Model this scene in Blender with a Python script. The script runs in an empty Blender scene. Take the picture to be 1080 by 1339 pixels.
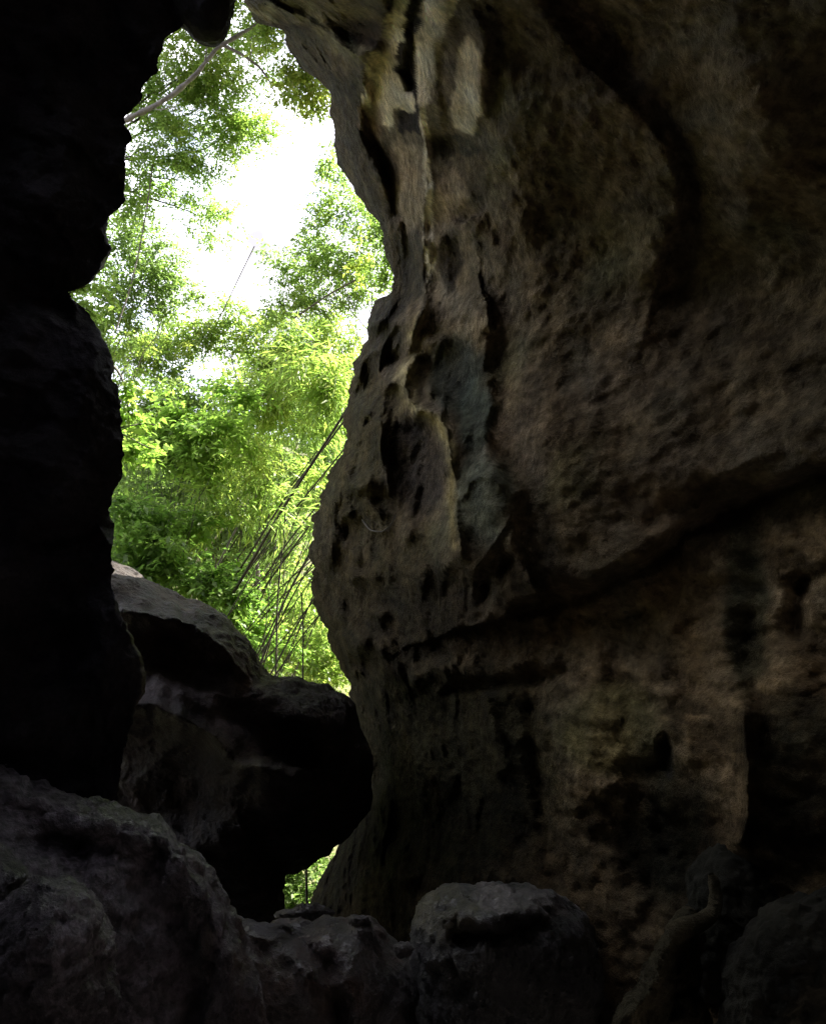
import bpy, math, random
import numpy as np
from mathutils import Vector

scene = bpy.context.scene
col = scene.collection
rng = np.random.default_rng(7)
R = math.radians

# ------------------------------------------------------------------ camera
F = 1011.0                       # focal length in pixels of the 1080 x 1339 photograph
PITCH = R(15.0)
CAM = np.array([0.0, 0.0, 1.6])
FWD = np.array([0.0, math.cos(PITCH), math.sin(PITCH)])
UP = np.array([0.0, -math.sin(PITCH), math.cos(PITCH)])
cd = bpy.data.cameras.new('camera')
cam = bpy.data.objects.new('camera', cd)
col.objects.link(cam)
cam.location = CAM
cam.rotation_euler = (R(90) + PITCH, 0, 0)
cd.sensor_fit = 'VERTICAL'
cd.sensor_height = 24.0
cd.lens = 24.0 * F / 1339.0
cd.clip_end = 2000
cd.clip_start = 0.05
scene.camera = cam

# ------------------------------------------------------------------ light
SUN_EL, SUN_AZ = 52.0, 66.0      # azimuth measured from +Y (straight ahead) towards +X
SKY_STRENGTH = 0.125
w = bpy.data.worlds.new('World')
scene.world = w
w.use_nodes = True
nt = w.node_tree
nt.nodes.clear()
wo = nt.nodes.new('ShaderNodeOutputWorld')
bg = nt.nodes.new('ShaderNodeBackground')
sky = nt.nodes.new('ShaderNodeTexSky')
sky.sky_type = 'NISHITA'
sky.sun_disc = False
sky.sun_elevation = R(SUN_EL)
sky.sun_rotation = R(SUN_AZ)
sky.air_density = 1.0
sky.dust_density = 3.0
sky.ozone_density = 1.0
# thin bright cloud over most of the sky
tc = nt.nodes.new('ShaderNodeTexCoord')
cn = nt.nodes.new('ShaderNodeTexNoise')
cn.inputs['Scale'].default_value = 3.2
cn.inputs['Detail'].default_value = 7
cn.inputs['Roughness'].default_value = 0.55
cr = nt.nodes.new('ShaderNodeValToRGB')
cr.color_ramp.elements[0].position = 0.30
cr.color_ramp.elements[1].position = 0.52
cmix = nt.nodes.new('ShaderNodeMix')
cmix.data_type = 'RGBA'
cmix.inputs[7].default_value = (7.0, 6.85, 7.8, 1)
nt.links.new(tc.outputs['Generated'], cn.inputs['Vector'])
nt.links.new(cn.outputs['Fac'], cr.inputs['Fac'])
nt.links.new(cr.outputs['Color'], cmix.inputs[0])
cn2 = nt.nodes.new('ShaderNodeTexNoise')
cn2.inputs['Scale'].default_value = 7.0
cn2.inputs['Detail'].default_value = 6
ct = nt.nodes.new('ShaderNodeMapRange')
ct.inputs[1].default_value = 0.36; ct.inputs[2].default_value = 0.62
ct.inputs[3].default_value = 0.16; ct.inputs[4].default_value = 0.9
cs_ = nt.nodes.new('ShaderNodeVectorMath'); cs_.operation = 'SCALE'
cs_.inputs[0].default_value = (7.0, 6.85, 7.8)
nt.links.new(tc.outputs['Generated'], cn2.inputs['Vector'])
nt.links.new(cn2.outputs['Fac'], ct.inputs[0])
nt.links.new(ct.outputs[0], cs_.inputs['Scale'])
nt.links.new(cs_.outputs[0], cmix.inputs[7])
nt.links.new(sky.outputs['Color'], cmix.inputs[6])
nt.links.new(cmix.outputs[2], bg.inputs['Color'])
bg.inputs['Strength'].default_value = SKY_STRENGTH
nt.links.new(bg.outputs['Background'], wo.inputs['Surface'])

sl = bpy.data.lights.new('sun', 'SUN')
sl.energy = 4.6
sl.angle = R(0.5)
sl.color = (1.0, 0.95, 0.86)
sun = bpy.data.objects.new('sun', sl)
col.objects.link(sun)
to_sun = Vector((math.sin(R(SUN_AZ)) * math.cos(R(SUN_EL)), math.cos(R(SUN_AZ)) * math.cos(R(SUN_EL)), math.sin(R(SUN_EL))))
sun.rotation_euler = to_sun.to_track_quat('Z', 'Y').to_euler()
sun.location = (0, 0, 30)

scene.view_settings.view_transform = 'Standard'
scene.view_settings.look = 'None'
scene.view_settings.exposure = 2.8
scene.view_settings.gamma = 1.0
scene.cycles.use_denoising = True
scene.cycles.denoising_prefilter = 'NONE'
scene.cycles.max_bounces = 10
scene.cycles.diffuse_bounces = 6
scene.cycles.transmission_bounces = 6

# ------------------------------------------------------------------ helpers
def P(px, py, D):
    """point that stands D metres ahead of the camera plane in direction (px, py)"""
    px = np.asarray(px, float); py = np.asarray(py, float); D = np.asarray(D, float)
    a = (px - 540.0) / F; b = (669.5 - py) / F
    x = CAM[0] + D * a
    y = CAM[1] + D * (FWD[1] + b * UP[1])
    z = CAM[2] + D * (FWD[2] + b * UP[2])
    return np.stack(np.broadcast_arrays(x, y, z), -1)

def lerp(v, xs, ys): return np.interp(v, xs, ys)
def sstep(x, a, b):
    t = np.clip((x - a) / (b - a), 0, 1)
    return t * t * (3 - 2 * t)

_G = rng.normal(size=(256, 3)); _G /= np.linalg.norm(_G, axis=1)[:, None]
_PERM = np.concatenate([rng.permutation(256)] * 3)
def perlin(p):
    sh = p.shape[:-1]; p = p.reshape(-1, 3)
    i = np.floor(p).astype(np.int64); f = p - i
    u = f * f * f * (f * (f * 6 - 15) + 10)
    i &= 255
    out = np.zeros(len(p))
    for dx in (0, 1):
        wx = u[:, 0] if dx else 1 - u[:, 0]
        for dy in (0, 1):
            wy = u[:, 1] if dy else 1 - u[:, 1]
            for dz in (0, 1):
                wz = u[:, 2] if dz else 1 - u[:, 2]
                h = _PERM[_PERM[_PERM[(i[:, 0] + dx) & 255] + ((i[:, 1] + dy) & 255)] + ((i[:, 2] + dz) & 255)]
                g = _G[h]
                out += wx * wy * wz * (g[:, 0] * (f[:, 0] - dx) + g[:, 1] * (f[:, 1] - dy) + g[:, 2] * (f[:, 2] - dz))
    return (out * 1.5).reshape(sh)
def fbm(p, octaves=4, gain=0.5, lac=2.03):
    s = 0; a = 1.0
    for k in range(octaves):
        s = s + a * perlin(p * lac ** k + 17.3 * k); a *= gain
    return s
def ridged(p, octaves=4, gain=0.5, lac=2.1):
    s = 0; a = 1.0
    for k in range(octaves):
        s = s + a * (1 - 2.2 * np.abs(perlin(p * lac ** k + 9.1 * k))); a *= gain
    return s / 2
def worley(p):
    """distance to the nearest jittered cell point"""
    sh = p.shape[:-1]; p = p.reshape(-1, 3)
    i = np.floor(p).astype(np.int64)
    best = np.full(len(p), 9.0)
    for dx in (-1, 0, 1):
        for dy in (-1, 0, 1):
            for dz in (-1, 0, 1):
                c = i + (dx, dy, dz); m = c & 255
                h = _PERM[_PERM[_PERM[m[:, 0]] + m[:, 1]] + m[:, 2]]
                q = c + 0.5 + _G[h] * 0.45
                best = np.minimum(best, ((p - q) ** 2).sum(1))
    return np.sqrt(best).reshape(sh)

def pline(U, V, pts):
    """distance and signed side to a polyline in picture units (positive = right of its direction, on screen)"""
    best = np.full(U.shape, 1e9); side = np.zeros(U.shape)
    for (x0, y0), (x1, y1) in zip(pts[:-1], pts[1:]):
        dx, dy = x1 - x0, y1 - y0
        L = dx * dx + dy * dy + 1e-9
        t = np.clip(((U - x0) * dx + (V - y0) * dy) / L, 0, 1)
        d = np.hypot(U - x0 - t * dx, V - y0 - t * dy)
        c = np.sign(dx * (V - y0) - dy * (U - x0))
        m = d < best
        best = np.where(m, d, best); side = np.where(m, -c, side)
    return best, side
def ell(U, V, cx, cy, rx, ry, rot=0):
    c, s = math.cos(R(rot)), math.sin(R(rot))
    x = (U - cx) * c + (V - cy) * s; y = -(U - cx) * s + (V - cy) * c
    return np.sqrt((x / rx) ** 2 + (y / ry) ** 2)

def feats_eval(U, V, feats):
    """relief towards the viewer in metres"""
    s = np.zeros(U.shape)
    for f in feats:
        if f[0] == 'E':
            _, cx, cy, rx, ry, rot, amp = f
            s += amp * np.exp(-ell(U, V, cx, cy, rx, ry, rot) ** 2)
        elif f[0] == 'B':                    # flat topped boss / flat floored hollow
            _, cx, cy, rx, ry, rot, amp, soft = f
            s += amp * (1 - sstep(ell(U, V, cx, cy, rx, ry, rot), 1 - soft, 1 + soft))
        elif f[0] == 'L':
            _, pts, wd, amp = f
            d, _s = pline(U, V, pts)
            s += amp * np.exp(-(d / wd) ** 2)
        elif f[0] == 'R':                    # sharp crested ridge
            _, pts, wd, amp = f
            d, _s = pline(U, V, pts)
            s += amp * np.exp(-d / wd)
        elif f[0] == 'S':                    # step: one side stands forward, fading with distance
            _, pts, wd, fade, amp = f        # positive amp: right side of the line direction forward
            d, sd = pline(U, V, pts)
            s += amp * np.tanh(d * sd / wd) * np.exp(-(d / fade) ** 2)
    return s

def tag(o, label=None, cat=None, group=None, kind=None):
    if label: o['label'] = label
    if cat: o['category'] = cat
    if group: o['group'] = group
    if kind: o['kind'] = kind
    return o
def thing(name, loc, label, cat, group=None):
    o = bpy.data.objects.new(name, None); col.objects.link(o)
    o.location = loc; o.empty_display_size = 0.2
    return tag(o, label, cat, group)
def mesh_obj(name, co, faces, mat, parent=None, colors=None, smooth=True, base=None):
    """faces: (n,3) or (n,4) int array; co: (n,3) world; parent: an Empty at a plain location"""
    co = np.asarray(co, np.float32).reshape(-1, 3)
    if parent is not None:
        co = co - np.array(parent.matrix_basis.translation, np.float32)
    elif base is not None:
        co = co - np.asarray(base, np.float32)
    faces = np.asarray(faces, np.int32)
    k = faces.shape[1]; n = len(faces)
    me = bpy.data.meshes.new(name)
    me.vertices.add(len(co)); me.vertices.foreach_set('co', co.ravel())
    me.loops.add(n * k); me.loops.foreach_set('vertex_index', faces.ravel())
    me.polygons.add(n)
    me.polygons.foreach_set('loop_start', np.arange(n, dtype=np.int32) * k)
    me.polygons.foreach_set('loop_total', np.full(n, k, np.int32))
    me.update(calc_edges=True)
    if smooth: me.polygons.foreach_set('use_smooth', np.ones(n, bool))
    if colors is not None:
        colors = np.asarray(colors, np.float32)
        if colors.shape[1] == 3: colors = np.concatenate([colors, np.ones((len(colors), 1), np.float32)], 1)
        at = me.color_attributes.new('Col', 'FLOAT_COLOR', 'POINT')
        at.data.foreach_set('color', colors.ravel())
    me.materials.append(mat)
    o = bpy.data.objects.new(name, me); col.objects.link(o)
    if parent is not None: o.parent = parent
    elif base is not None: o.location = base
    return o
def grid_faces(nr, nc, wrap=False):
    r = np.arange(nr - 1)[:, None]; c = np.arange(nc if wrap else nc - 1)[None, :]
    c2 = (c + 1) % nc
    f = np.stack(np.broadcast_arrays(r * nc + c, r * nc + c2, (r + 1) * nc + c2, (r + 1) * nc + c), -1)
    return f.reshape(-1, 4)
def grid_normals(p):
    du = np.gradient(p, axis=1); dv = np.gradient(p, axis=0)
    n = np.cross(du, dv); n /= np.linalg.norm(n, axis=-1, keepdims=True) + 1e-12
    return n
def tube(pts, rad, sides=8):
    """vertices and quads of a tapered tube along pts"""
    pts = np.asarray(pts, float); n = len(pts)
    rad = np.broadcast_to(np.asarray(rad, float), (n,))
    t = np.gradient(pts, axis=0); t /= np.linalg.norm(t, axis=1, keepdims=True) + 1e-9
    ref = np.array([0.13, 0.31, 0.94]) if abs(t[:, 2]).mean() < 0.9 else np.array([0.94, 0.2, 0.1])
    a = np.cross(t, ref); a /= np.linalg.norm(a, axis=1, keepdims=True) + 1e-9
    b = np.cross(t, a)
    th = np.linspace(0, 2 * np.pi, sides, endpoint=False)
    v = pts[:, None, :] + rad[:, None, None] * (np.cos(th)[None, :, None] * a[:, None, :] + np.sin(th)[None, :, None] * b[:, None, :])
    v = v.reshape(-1, 3); f = grid_faces(n, sides, True)
    # close the ends
    v = np.concatenate([v, pts[:1], pts[-1:]]); c0, c1 = len(v) - 2, len(v) - 1
    k = np.arange(sides); k2 = (k + 1) % sides
    f = np.concatenate([f, np.stack([k2, k, np.full(sides, c0), np.full(sides, c0)], 1)[:, [0, 1, 2, 2]]]) if False else f
    return v, f
def tubes(lst, sides=8):
    vs, fs, off = [], [], 0
    for pts, rad in lst:
        v, f = tube(pts, rad, sides); vs.append(v); fs.append(f + off); off += len(v)
    return np.concatenate(vs), np.concatenate(fs)
def smooth_path(pts, n=24):
    pts = np.asarray(pts, float)
    d = np.concatenate([[0], np.cumsum(np.linalg.norm(np.diff(pts, axis=0), axis=1))])
    t = np.linspace(0, d[-1], n)
    q = np.stack([np.interp(t, d, pts[:, k]) for k in range(3)], 1)
    for _ in range(3): q[1:-1] = (q[:-2] + 2 * q[1:-1] + q[2:]) / 4
    return q

# ------------------------------------------------------------------ materials
def new_mat(name):
    m = bpy.data.materials.new(name); m.use_nodes = True
    n = m.node_tree; b = n.nodes['Principled BSDF']
    return m, n, b
def N(nt_, typ, **kw):
    n = nt_.nodes.new(typ)
    for k, v in kw.items():
        if hasattr(n, k): setattr(n, k, v)
        else: n.inputs[k].default_value = v
    return n
def rock_material(name, rough=(0.6, 0.9), spec=0.35, bump=0.6, fine=26.0, dist=0.03, var=(0.5, 1.5)):
    m, n, b = new_mat(name)
    L = n.links.new
    tc = N(n, 'ShaderNodeTexCoord')
    at = N(n, 'ShaderNodeVertexColor', layer_name='Col')
    n1 = N(n, 'ShaderNodeTexNoise', Scale=2.3, Detail=9.0, Roughness=0.62)
    n2 = N(n, 'ShaderNodeTexNoise', Scale=fine, Detail=8.0, Roughness=0.7)
    vo = N(n, 'ShaderNodeTexVoronoi', Scale=fine * 0.55)
    for t in (n1, n2, vo): L(tc.outputs['Object'], t.inputs['Vector'])
    mr = N(n, 'ShaderNodeMapRange'); mr.inputs[1].default_value = 0.3; mr.inputs[2].default_value = 0.7
    mr.inputs[3].default_value = var[0]; mr.inputs[4].default_value = var[1]
    L(n1.outputs['Fac'], mr.inputs[0])
    mr2 = N(n, 'ShaderNodeMapRange'); mr2.inputs[1].default_value = 0.32; mr2.inputs[2].default_value = 0.68
    mr2.inputs[3].default_value = 0.62; mr2.inputs[4].default_value = 1.38
    L(n2.outputs['Fac'], mr2.inputs[0])
    mu = N(n, 'ShaderNodeMath', operation='MULTIPLY')
    L(mr.outputs[0], mu.inputs[0]); L(mr2.outputs[0], mu.inputs[1])
    vm = N(n, 'ShaderNodeVectorMath', operation='SCALE')
    L(at.outputs['Color'], vm.inputs[0]); L(mu.outputs[0], vm.inputs['Scale'])
    L(vm.outputs[0], b.inputs['Base Color'])
    rr = N(n, 'ShaderNodeMapRange'); rr.inputs[1].default_value = 0.3; rr.inputs[2].default_value = 0.7
    rr.inputs[3].default_value = rough[0]; rr.inputs[4].default_value = rough[1]
    L(n1.outputs['Fac'], rr.inputs[0]); L(rr.outputs[0], b.inputs['Roughness'])
    b.inputs['Specular IOR Level'].default_value = spec
    ad = N(n, 'ShaderNodeMath', operation='MULTIPLY_ADD')
    L(vo.outputs['Distance'], ad.inputs[0]); ad.inputs[1].default_value = 0.5; L(n2.outputs['Fac'], ad.inputs[2])
    bp = N(n, 'ShaderNodeBump', Strength=bump, Distance=dist)
    L(ad.outputs[0], bp.inputs['Height']); L(bp.outputs[0], b.inputs['Normal'])
    return m
M_WALL = rock_material('limestone', rough=(0.8, 0.98), spec=0.07, bump=1.0, fine=16, dist=0.09)
M_DARK = rock_material('dark_limestone', rough=(0.75, 0.95), spec=0.12)
M_WET = rock_material('damp_boulder', rough=(0.22, 0.5), spec=0.9, bump=1.0, fine=26, dist=0.10)

def leaf_material(name, stops, trans=0.55, gloss=0.15):
    m = bpy.data.materials.new(name); m.use_nodes = True
    n = m.node_tree; n.nodes.clear(); L = n.links.new
    out = N(n, 'ShaderNodeOutputMaterial')
    at = N(n, 'ShaderNodeVertexColor', layer_name='Col')
    sp = N(n, 'ShaderNodeSeparateColor'); L(at.outputs['Color'], sp.inputs[0])
    cr = N(n, 'ShaderNodeValToRGB')
    e = cr.color_ramp.elements
    e[0].position = stops[0][0]; e[0].color = (*stops[0][1], 1)
    e[1].position = stops[-1][0]; e[1].color = (*stops[-1][1], 1)
    for p, c in stops[1:-1]:
        k = e.new(p); k.color = (*c, 1)
    L(sp.outputs[0], cr.inputs[0])
    d = N(n, 'ShaderNodeBsdfDiffuse'); t = N(n, 'ShaderNodeBsdfTranslucent'); g = N(n, 'ShaderNodeBsdfGlossy', Roughness=0.35)
    L(cr.outputs[0], d.inputs[0])
    tm = N(n, 'ShaderNodeMix', data_type='RGBA', blend_type='MULTIPLY'); tm.inputs[0].default_value = 1.0
    tm.inputs[7].default_value = (1.35, 1.65, 1.0, 1)
    L(cr.outputs[0], tm.inputs[6]); L(tm.outputs[2], t.inputs[0])
    mx = N(n, 'ShaderNodeMixShader'); mx.inputs[0].default_value = trans
    L(d.outputs[0], mx.inputs[1]); L(t.outputs[0], mx.inputs[2])
    m2 = N(n, 'ShaderNodeMixShader'); m2.inputs[0].default_value = gloss * 0.12
    L(mx.outputs[0], m2.inputs[1]); L(g.outputs[0], m2.inputs[2])
    L(m2.outputs[0], out.inputs[0])
    return m
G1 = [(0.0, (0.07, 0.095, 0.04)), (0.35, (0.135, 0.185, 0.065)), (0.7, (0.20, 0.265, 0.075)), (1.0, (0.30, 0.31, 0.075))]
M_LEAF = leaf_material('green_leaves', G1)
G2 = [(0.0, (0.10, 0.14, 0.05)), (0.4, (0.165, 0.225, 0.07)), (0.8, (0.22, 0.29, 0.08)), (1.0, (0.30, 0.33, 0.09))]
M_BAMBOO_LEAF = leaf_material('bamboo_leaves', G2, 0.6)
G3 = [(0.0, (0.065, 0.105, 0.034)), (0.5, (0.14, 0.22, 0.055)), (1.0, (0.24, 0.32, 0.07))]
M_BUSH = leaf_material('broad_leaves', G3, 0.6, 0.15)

def bark_material(name, c0, c1, scale=9.0):
    m, n, b = new_mat(name); L = n.links.new
    tc = N(n, 'ShaderNodeTexCoord')
    no = N(n, 'ShaderNodeTexNoise', Scale=scale, Detail=7.0, Roughness=0.65)
    L(tc.outputs['Object'], no.inputs['Vector'])
    cr = N(n, 'ShaderNodeValToRGB'); e = cr.color_ramp.elements
    e[0].position = 0.35; e[0].color = (*c0, 1); e[1].position = 0.65; e[1].color = (*c1, 1)
    L(no.outputs['Fac'], cr.inputs[0]); L(cr.outputs[0], b.inputs['Base Color'])
    b.inputs['Roughness'].default_value = 0.8
    bp = N(n, 'ShaderNodeBump', Strength=0.6, Distance=0.02)
    L(no.outputs['Fac'], bp.inputs['Height']); L(bp.outputs[0], b.inputs['Normal'])
    return m
M_BARK = bark_material('grey_bark', (0.11, 0.10, 0.085), (0.23, 0.21, 0.18))
M_BARK_DARK = bark_material('brown_bark', (0.05, 0.042, 0.032), (0.13, 0.11, 0.085))
M_CULM = bark_material('bamboo_culm', (0.03, 0.028, 0.016), (0.085, 0.075, 0.04), 4.0)
M_CULM_PALE = bark_material('pale_bamboo_culm', (0.22, 0.22, 0.10), (0.34, 0.32, 0.17), 4.0)
M_VINE = bark_material('vine_stem', (0.05, 0.045, 0.03), (0.12, 0.10, 0.07), 14.0)
M_ROOT = bark_material('pale_root', (0.05, 0.045, 0.03), (0.11, 0.095, 0.065), 20.0)

# ------------------------------------------------------------------ the right-hand cave wall
SILR_Y = [-900, -500, -160, -60, -20, 0, 14, 30, 34, 39, 61, 90, 106, 122, 147, 171, 212, 240, 273, 293, 334, 358, 383, 393, 420, 440, 473, 501, 542, 579, 599,
          624, 648, 681, 713, 746, 774, 795, 819, 852, 884, 905, 930, 960, 1000, 1050, 1090, 1140, 1165, 1185, 1215, 1260, 1500, 1800]
SILR_X = [-900, -500, -60, 215, 300, 320, 324, 336, 352, 371, 377, 394, 418, 434, 432, 436, 440, 459, 479, 498, 504, 514, 512, 492, 481, 481, 465, 459, 451, 453, 445,
          427, 420, 410, 406, 410, 407, 414, 424, 434, 453, 457, 462, 466, 470, 468, 452, 424, 410, 405, 395, 385, 370, 360]
Y_ = np.arange(-900, 1801, 2.0)
_s = np.interp(Y_, SILR_Y, SILR_X)
k = np.ones(121) / 121
_sm = np.convolve(np.pad(_s, 60, mode='edge'), k, 'valid')
def silR(py): return np.interp(py, Y_, _s)
_sm2 = np.convolve(np.pad(_s, 15, mode='edge'), np.ones(31) / 31, 'valid')
def silR_m(py): return np.interp(py, Y_, _sm2)
def silR_s(py): return np.interp(py, Y_, np.where(Y_ < 0, np.interp(0, Y_, _sm), _sm))

CREASE = [(600, 905), (680, 797), (728, 781), (772, 775), (802, 753), (854, 727), (902, 694), (976, 661), (1050, 631), (1140, 600)]
DRAPE = [(600, -120), (572, -20), (560, 20), (548, 47), (546, 94), (551, 142), (557, 189), (559, 252), (557, 299), (554, 346), (557, 378), (551, 409)]
SCURVE = [(551, 405), (538, 430), (530, 479), (528, 504), (536, 526), (551, 539), (576, 546), (587, 564), (591, 595), (595, 620), (594, 668), (596, 715)]
MASS_EDGE = [(700, -90), (707, 7), (735, 42), (760, 88), (806, 120), (841, 155), (872, 190), (887, 229), (892, 271), (883, 300)]
RF = [
    # upper corner ledge and hollow under it
    ('R', [(330, 8), (373, 12), (402, 20), (426, 45), (447, 66), (471, 77), (497, 66)], 9, 0.28),
    ('E', 470, 40, 34, 26, 30, -0.75), ('E', 400, 6, 26, 12, 15, -0.25),
    ('E', 420, 85, 36, 40, 30, 0.25),
    # pale bulge, slot and drapery
    ('E', 505, 95, 30, 90, 5, 0.25), ('S', [(515, -60), (497, 63), (480, 110), (474, 150), (479, 180), (492, 215)], 7, 40, -0.30),
    ('L', [(546, -60), (545, 0), (538, 40), (536, 90), (541, 115)], 7, -0.35), ('E', 535, 157, 15, 16, 0, -0.25),
    ('L', [(580, -90), (574, 40), (569, 130)], 30, 0.26), ('R', DRAPE[5:], 8, 0.22), ('L', DRAPE[5:], 26, 0.08),
    ('E', 614, 105, 30, 70, 4, 0.20), ('L', [(645, 60), (648, 120), (636, 170)], 12, -0.12), ('L', [(582, 60), (580, 130), (590, 185)], 9, -0.10),
    ('E', 594, 192, 30, 20, 0, -0.14),
    ('E', 540, 255, 34, 44, 0, 0.28), ('E', 592, 258, 22, 42, 8, 0.2), ('S', [(500, 225), (507, 255), (513, 285), (535, 303), (575, 303), (600, 290)], 7, 30, -0.22),
    ('E', 530, 355, 14, 45, 0, -0.3), ('E', 600, 355, 26, 30, 0, -0.1), ('L', [(527, 300), (530, 340)], 6, -0.2),
    ('E', 660, 300, 90, 260, 8, 0.30),
    # S-curved lip and hollows
    ('R', SCURVE, 9, 0.45), ('L', SCURVE, 24, 0.18),
    ('E', 590, 480, 36, 40, 10, -0.5), ('E', 615, 520, 22, 40, 0, -0.35),
    ('E', 550, 612, 34, 46, -8, -0.5), ('E', 570, 650, 24, 30, 0, -0.45), ('E', 545, 565, 20, 16, 0, -0.3),
    ('E', 632, 650, 34, 62, 0, 0.45), ('R', [(600, 650), (615, 628), (640, 622), (655, 630)], 6, 0.14),
    ('R', [(668, 668), (660, 690), (640, 712), (615, 740)], 8, 0.16),
    ('S', [(640, 440), (645, 495), (640, 551), (654, 600), (677, 640), (668, 672), (690, 740)], 9, 60, -0.22),
    # left pillar, small holes
    ('E', 478, 590, 26, 66, -5, 0.42), ('R', [(484, 535), (500, 560), (500, 610), (510, 640)], 8, 0.4),
    ('E', 487, 497, 14, 24, 0, -0.5), ('R', [(466, 490), (472, 474), (484, 462), (500, 452)], 7, 0.4), ('R', [(522, 425), (506, 448), (500, 480), (508, 500)], 7, 0.35), ('R', [(455, 620), (470, 655), (500, 672)], 8, 0.3), ('L', [(438, 640), (432, 700), (425, 730)], 12, 0.3), ('R', [(462, 725), (480, 738), (490, 755)], 7, 0.3),
    ('E', 440, 758, 26, 34, -12, -0.9), ('E', 478, 700, 38, 18, 20, -0.6), ('E', 445, 690, 16, 30, 0, 0.2), ('E', 428, 640, 8, 14, 0, -0.35),
    ('E', 548, 752, 11, 22, 0, 0.3), ('E', 632, 765, 10, 20, 0, -0.35), ('E', 657, 735, 14, 14, 0, -0.3), ('E', 580, 735, 40, 20, 0, 0.2),
    # big brown mass and the groove beyond its edge
    ('S', MASS_EDGE, 9, 90, -0.10), ('E', 880, 340, 30, 60, 20, -0.12), ('R', MASS_EDGE, 10, 0.10),
    ('L', [(721, 10), (770, 63), (823, 109), (858, 148), (900, 197), (910, 290)], 13, -0.05),
    ('E', 760, 250, 70, 60, 0, -0.18), ('E', 820, 420, 60, 60, 0, 0.15), ('E', 860, 330, 26, 50, 15, 0.18),
    ('E', 720, 600, 60, 110, 5, 0.30), ('E', 990, 150, 80, 110, 0, 0.25), ('E', 960, 260, 40, 60, 0, 0.15),
    # crease and the lower wall standing forward under it
    ('S', CREASE[1:], 12, 120, 0.26), ('L', CREASE[1:], 9, -0.4), ('E', 930, 660, 90, 34, -12, -0.4),
    ('L', [(985, 700), (980, 760), (975, 830), (985, 900), (1000, 980)], 16, -0.13),
    ('L', [(1040, 760), (1036, 830)], 12, -0.15),
    ('L', [(580, 902), (640, 897), (700, 890), (730, 880)], 9, -0.3), ('L', [(570, 875), (640, 870), (720, 855)], 14, 0.10),
    ('L', [(690, 930), (700, 1000), (712, 1060)], 10, -0.2), ('L', [(640, 920), (655, 1000)], 12, 0.2),
    ('R', [(575, 870), (585, 890), (572, 905)], 8, 0.3),
    ('B', 872, 985, 9, 22, 0, -0.15, 0.5), ('E', 875, 1080, 50, 80, 0, -0.25), ('E', 600, 1080, 70, 90, 0, -0.2),
    ('E', 760, 1010, 40, 60, 0, 0.22), ('R', [(970, 940), (984, 1000), (980, 1060), (968, 1095)], 10, 0.30),
    ('E', 560, 1010, 45, 60, 30, 0.35), ('E', 520, 880, 40, 40, 0, 0.25), ('R', [(500, 905), (510, 950), (545, 985)], 12, 0.2),
    ('L', [(500, 1040), (510, 1100), (530, 1150)], 12, 0.25), ('E', 515, 1090, 16, 30, 0, -0.4), ('E', 490, 1030, 14, 24, 0, -0.3),
]
_r = np.random.default_rng(5)
for _k in range(46):
    _y = _r.uniform(400, 900); _x = silR_s(_y) + _r.uniform(4, 130) * _r.uniform(0.3, 1)
    _a = _r.uniform(8, 22)
    RF.append(('E', _x, _y, _a, _a * _r.uniform(0.7, 1.5), _r.uniform(-40, 40), _r.choice([0.35, 0.28, -0.4])))
B1_R, B2_R = 0.00024, 0.000175
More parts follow.
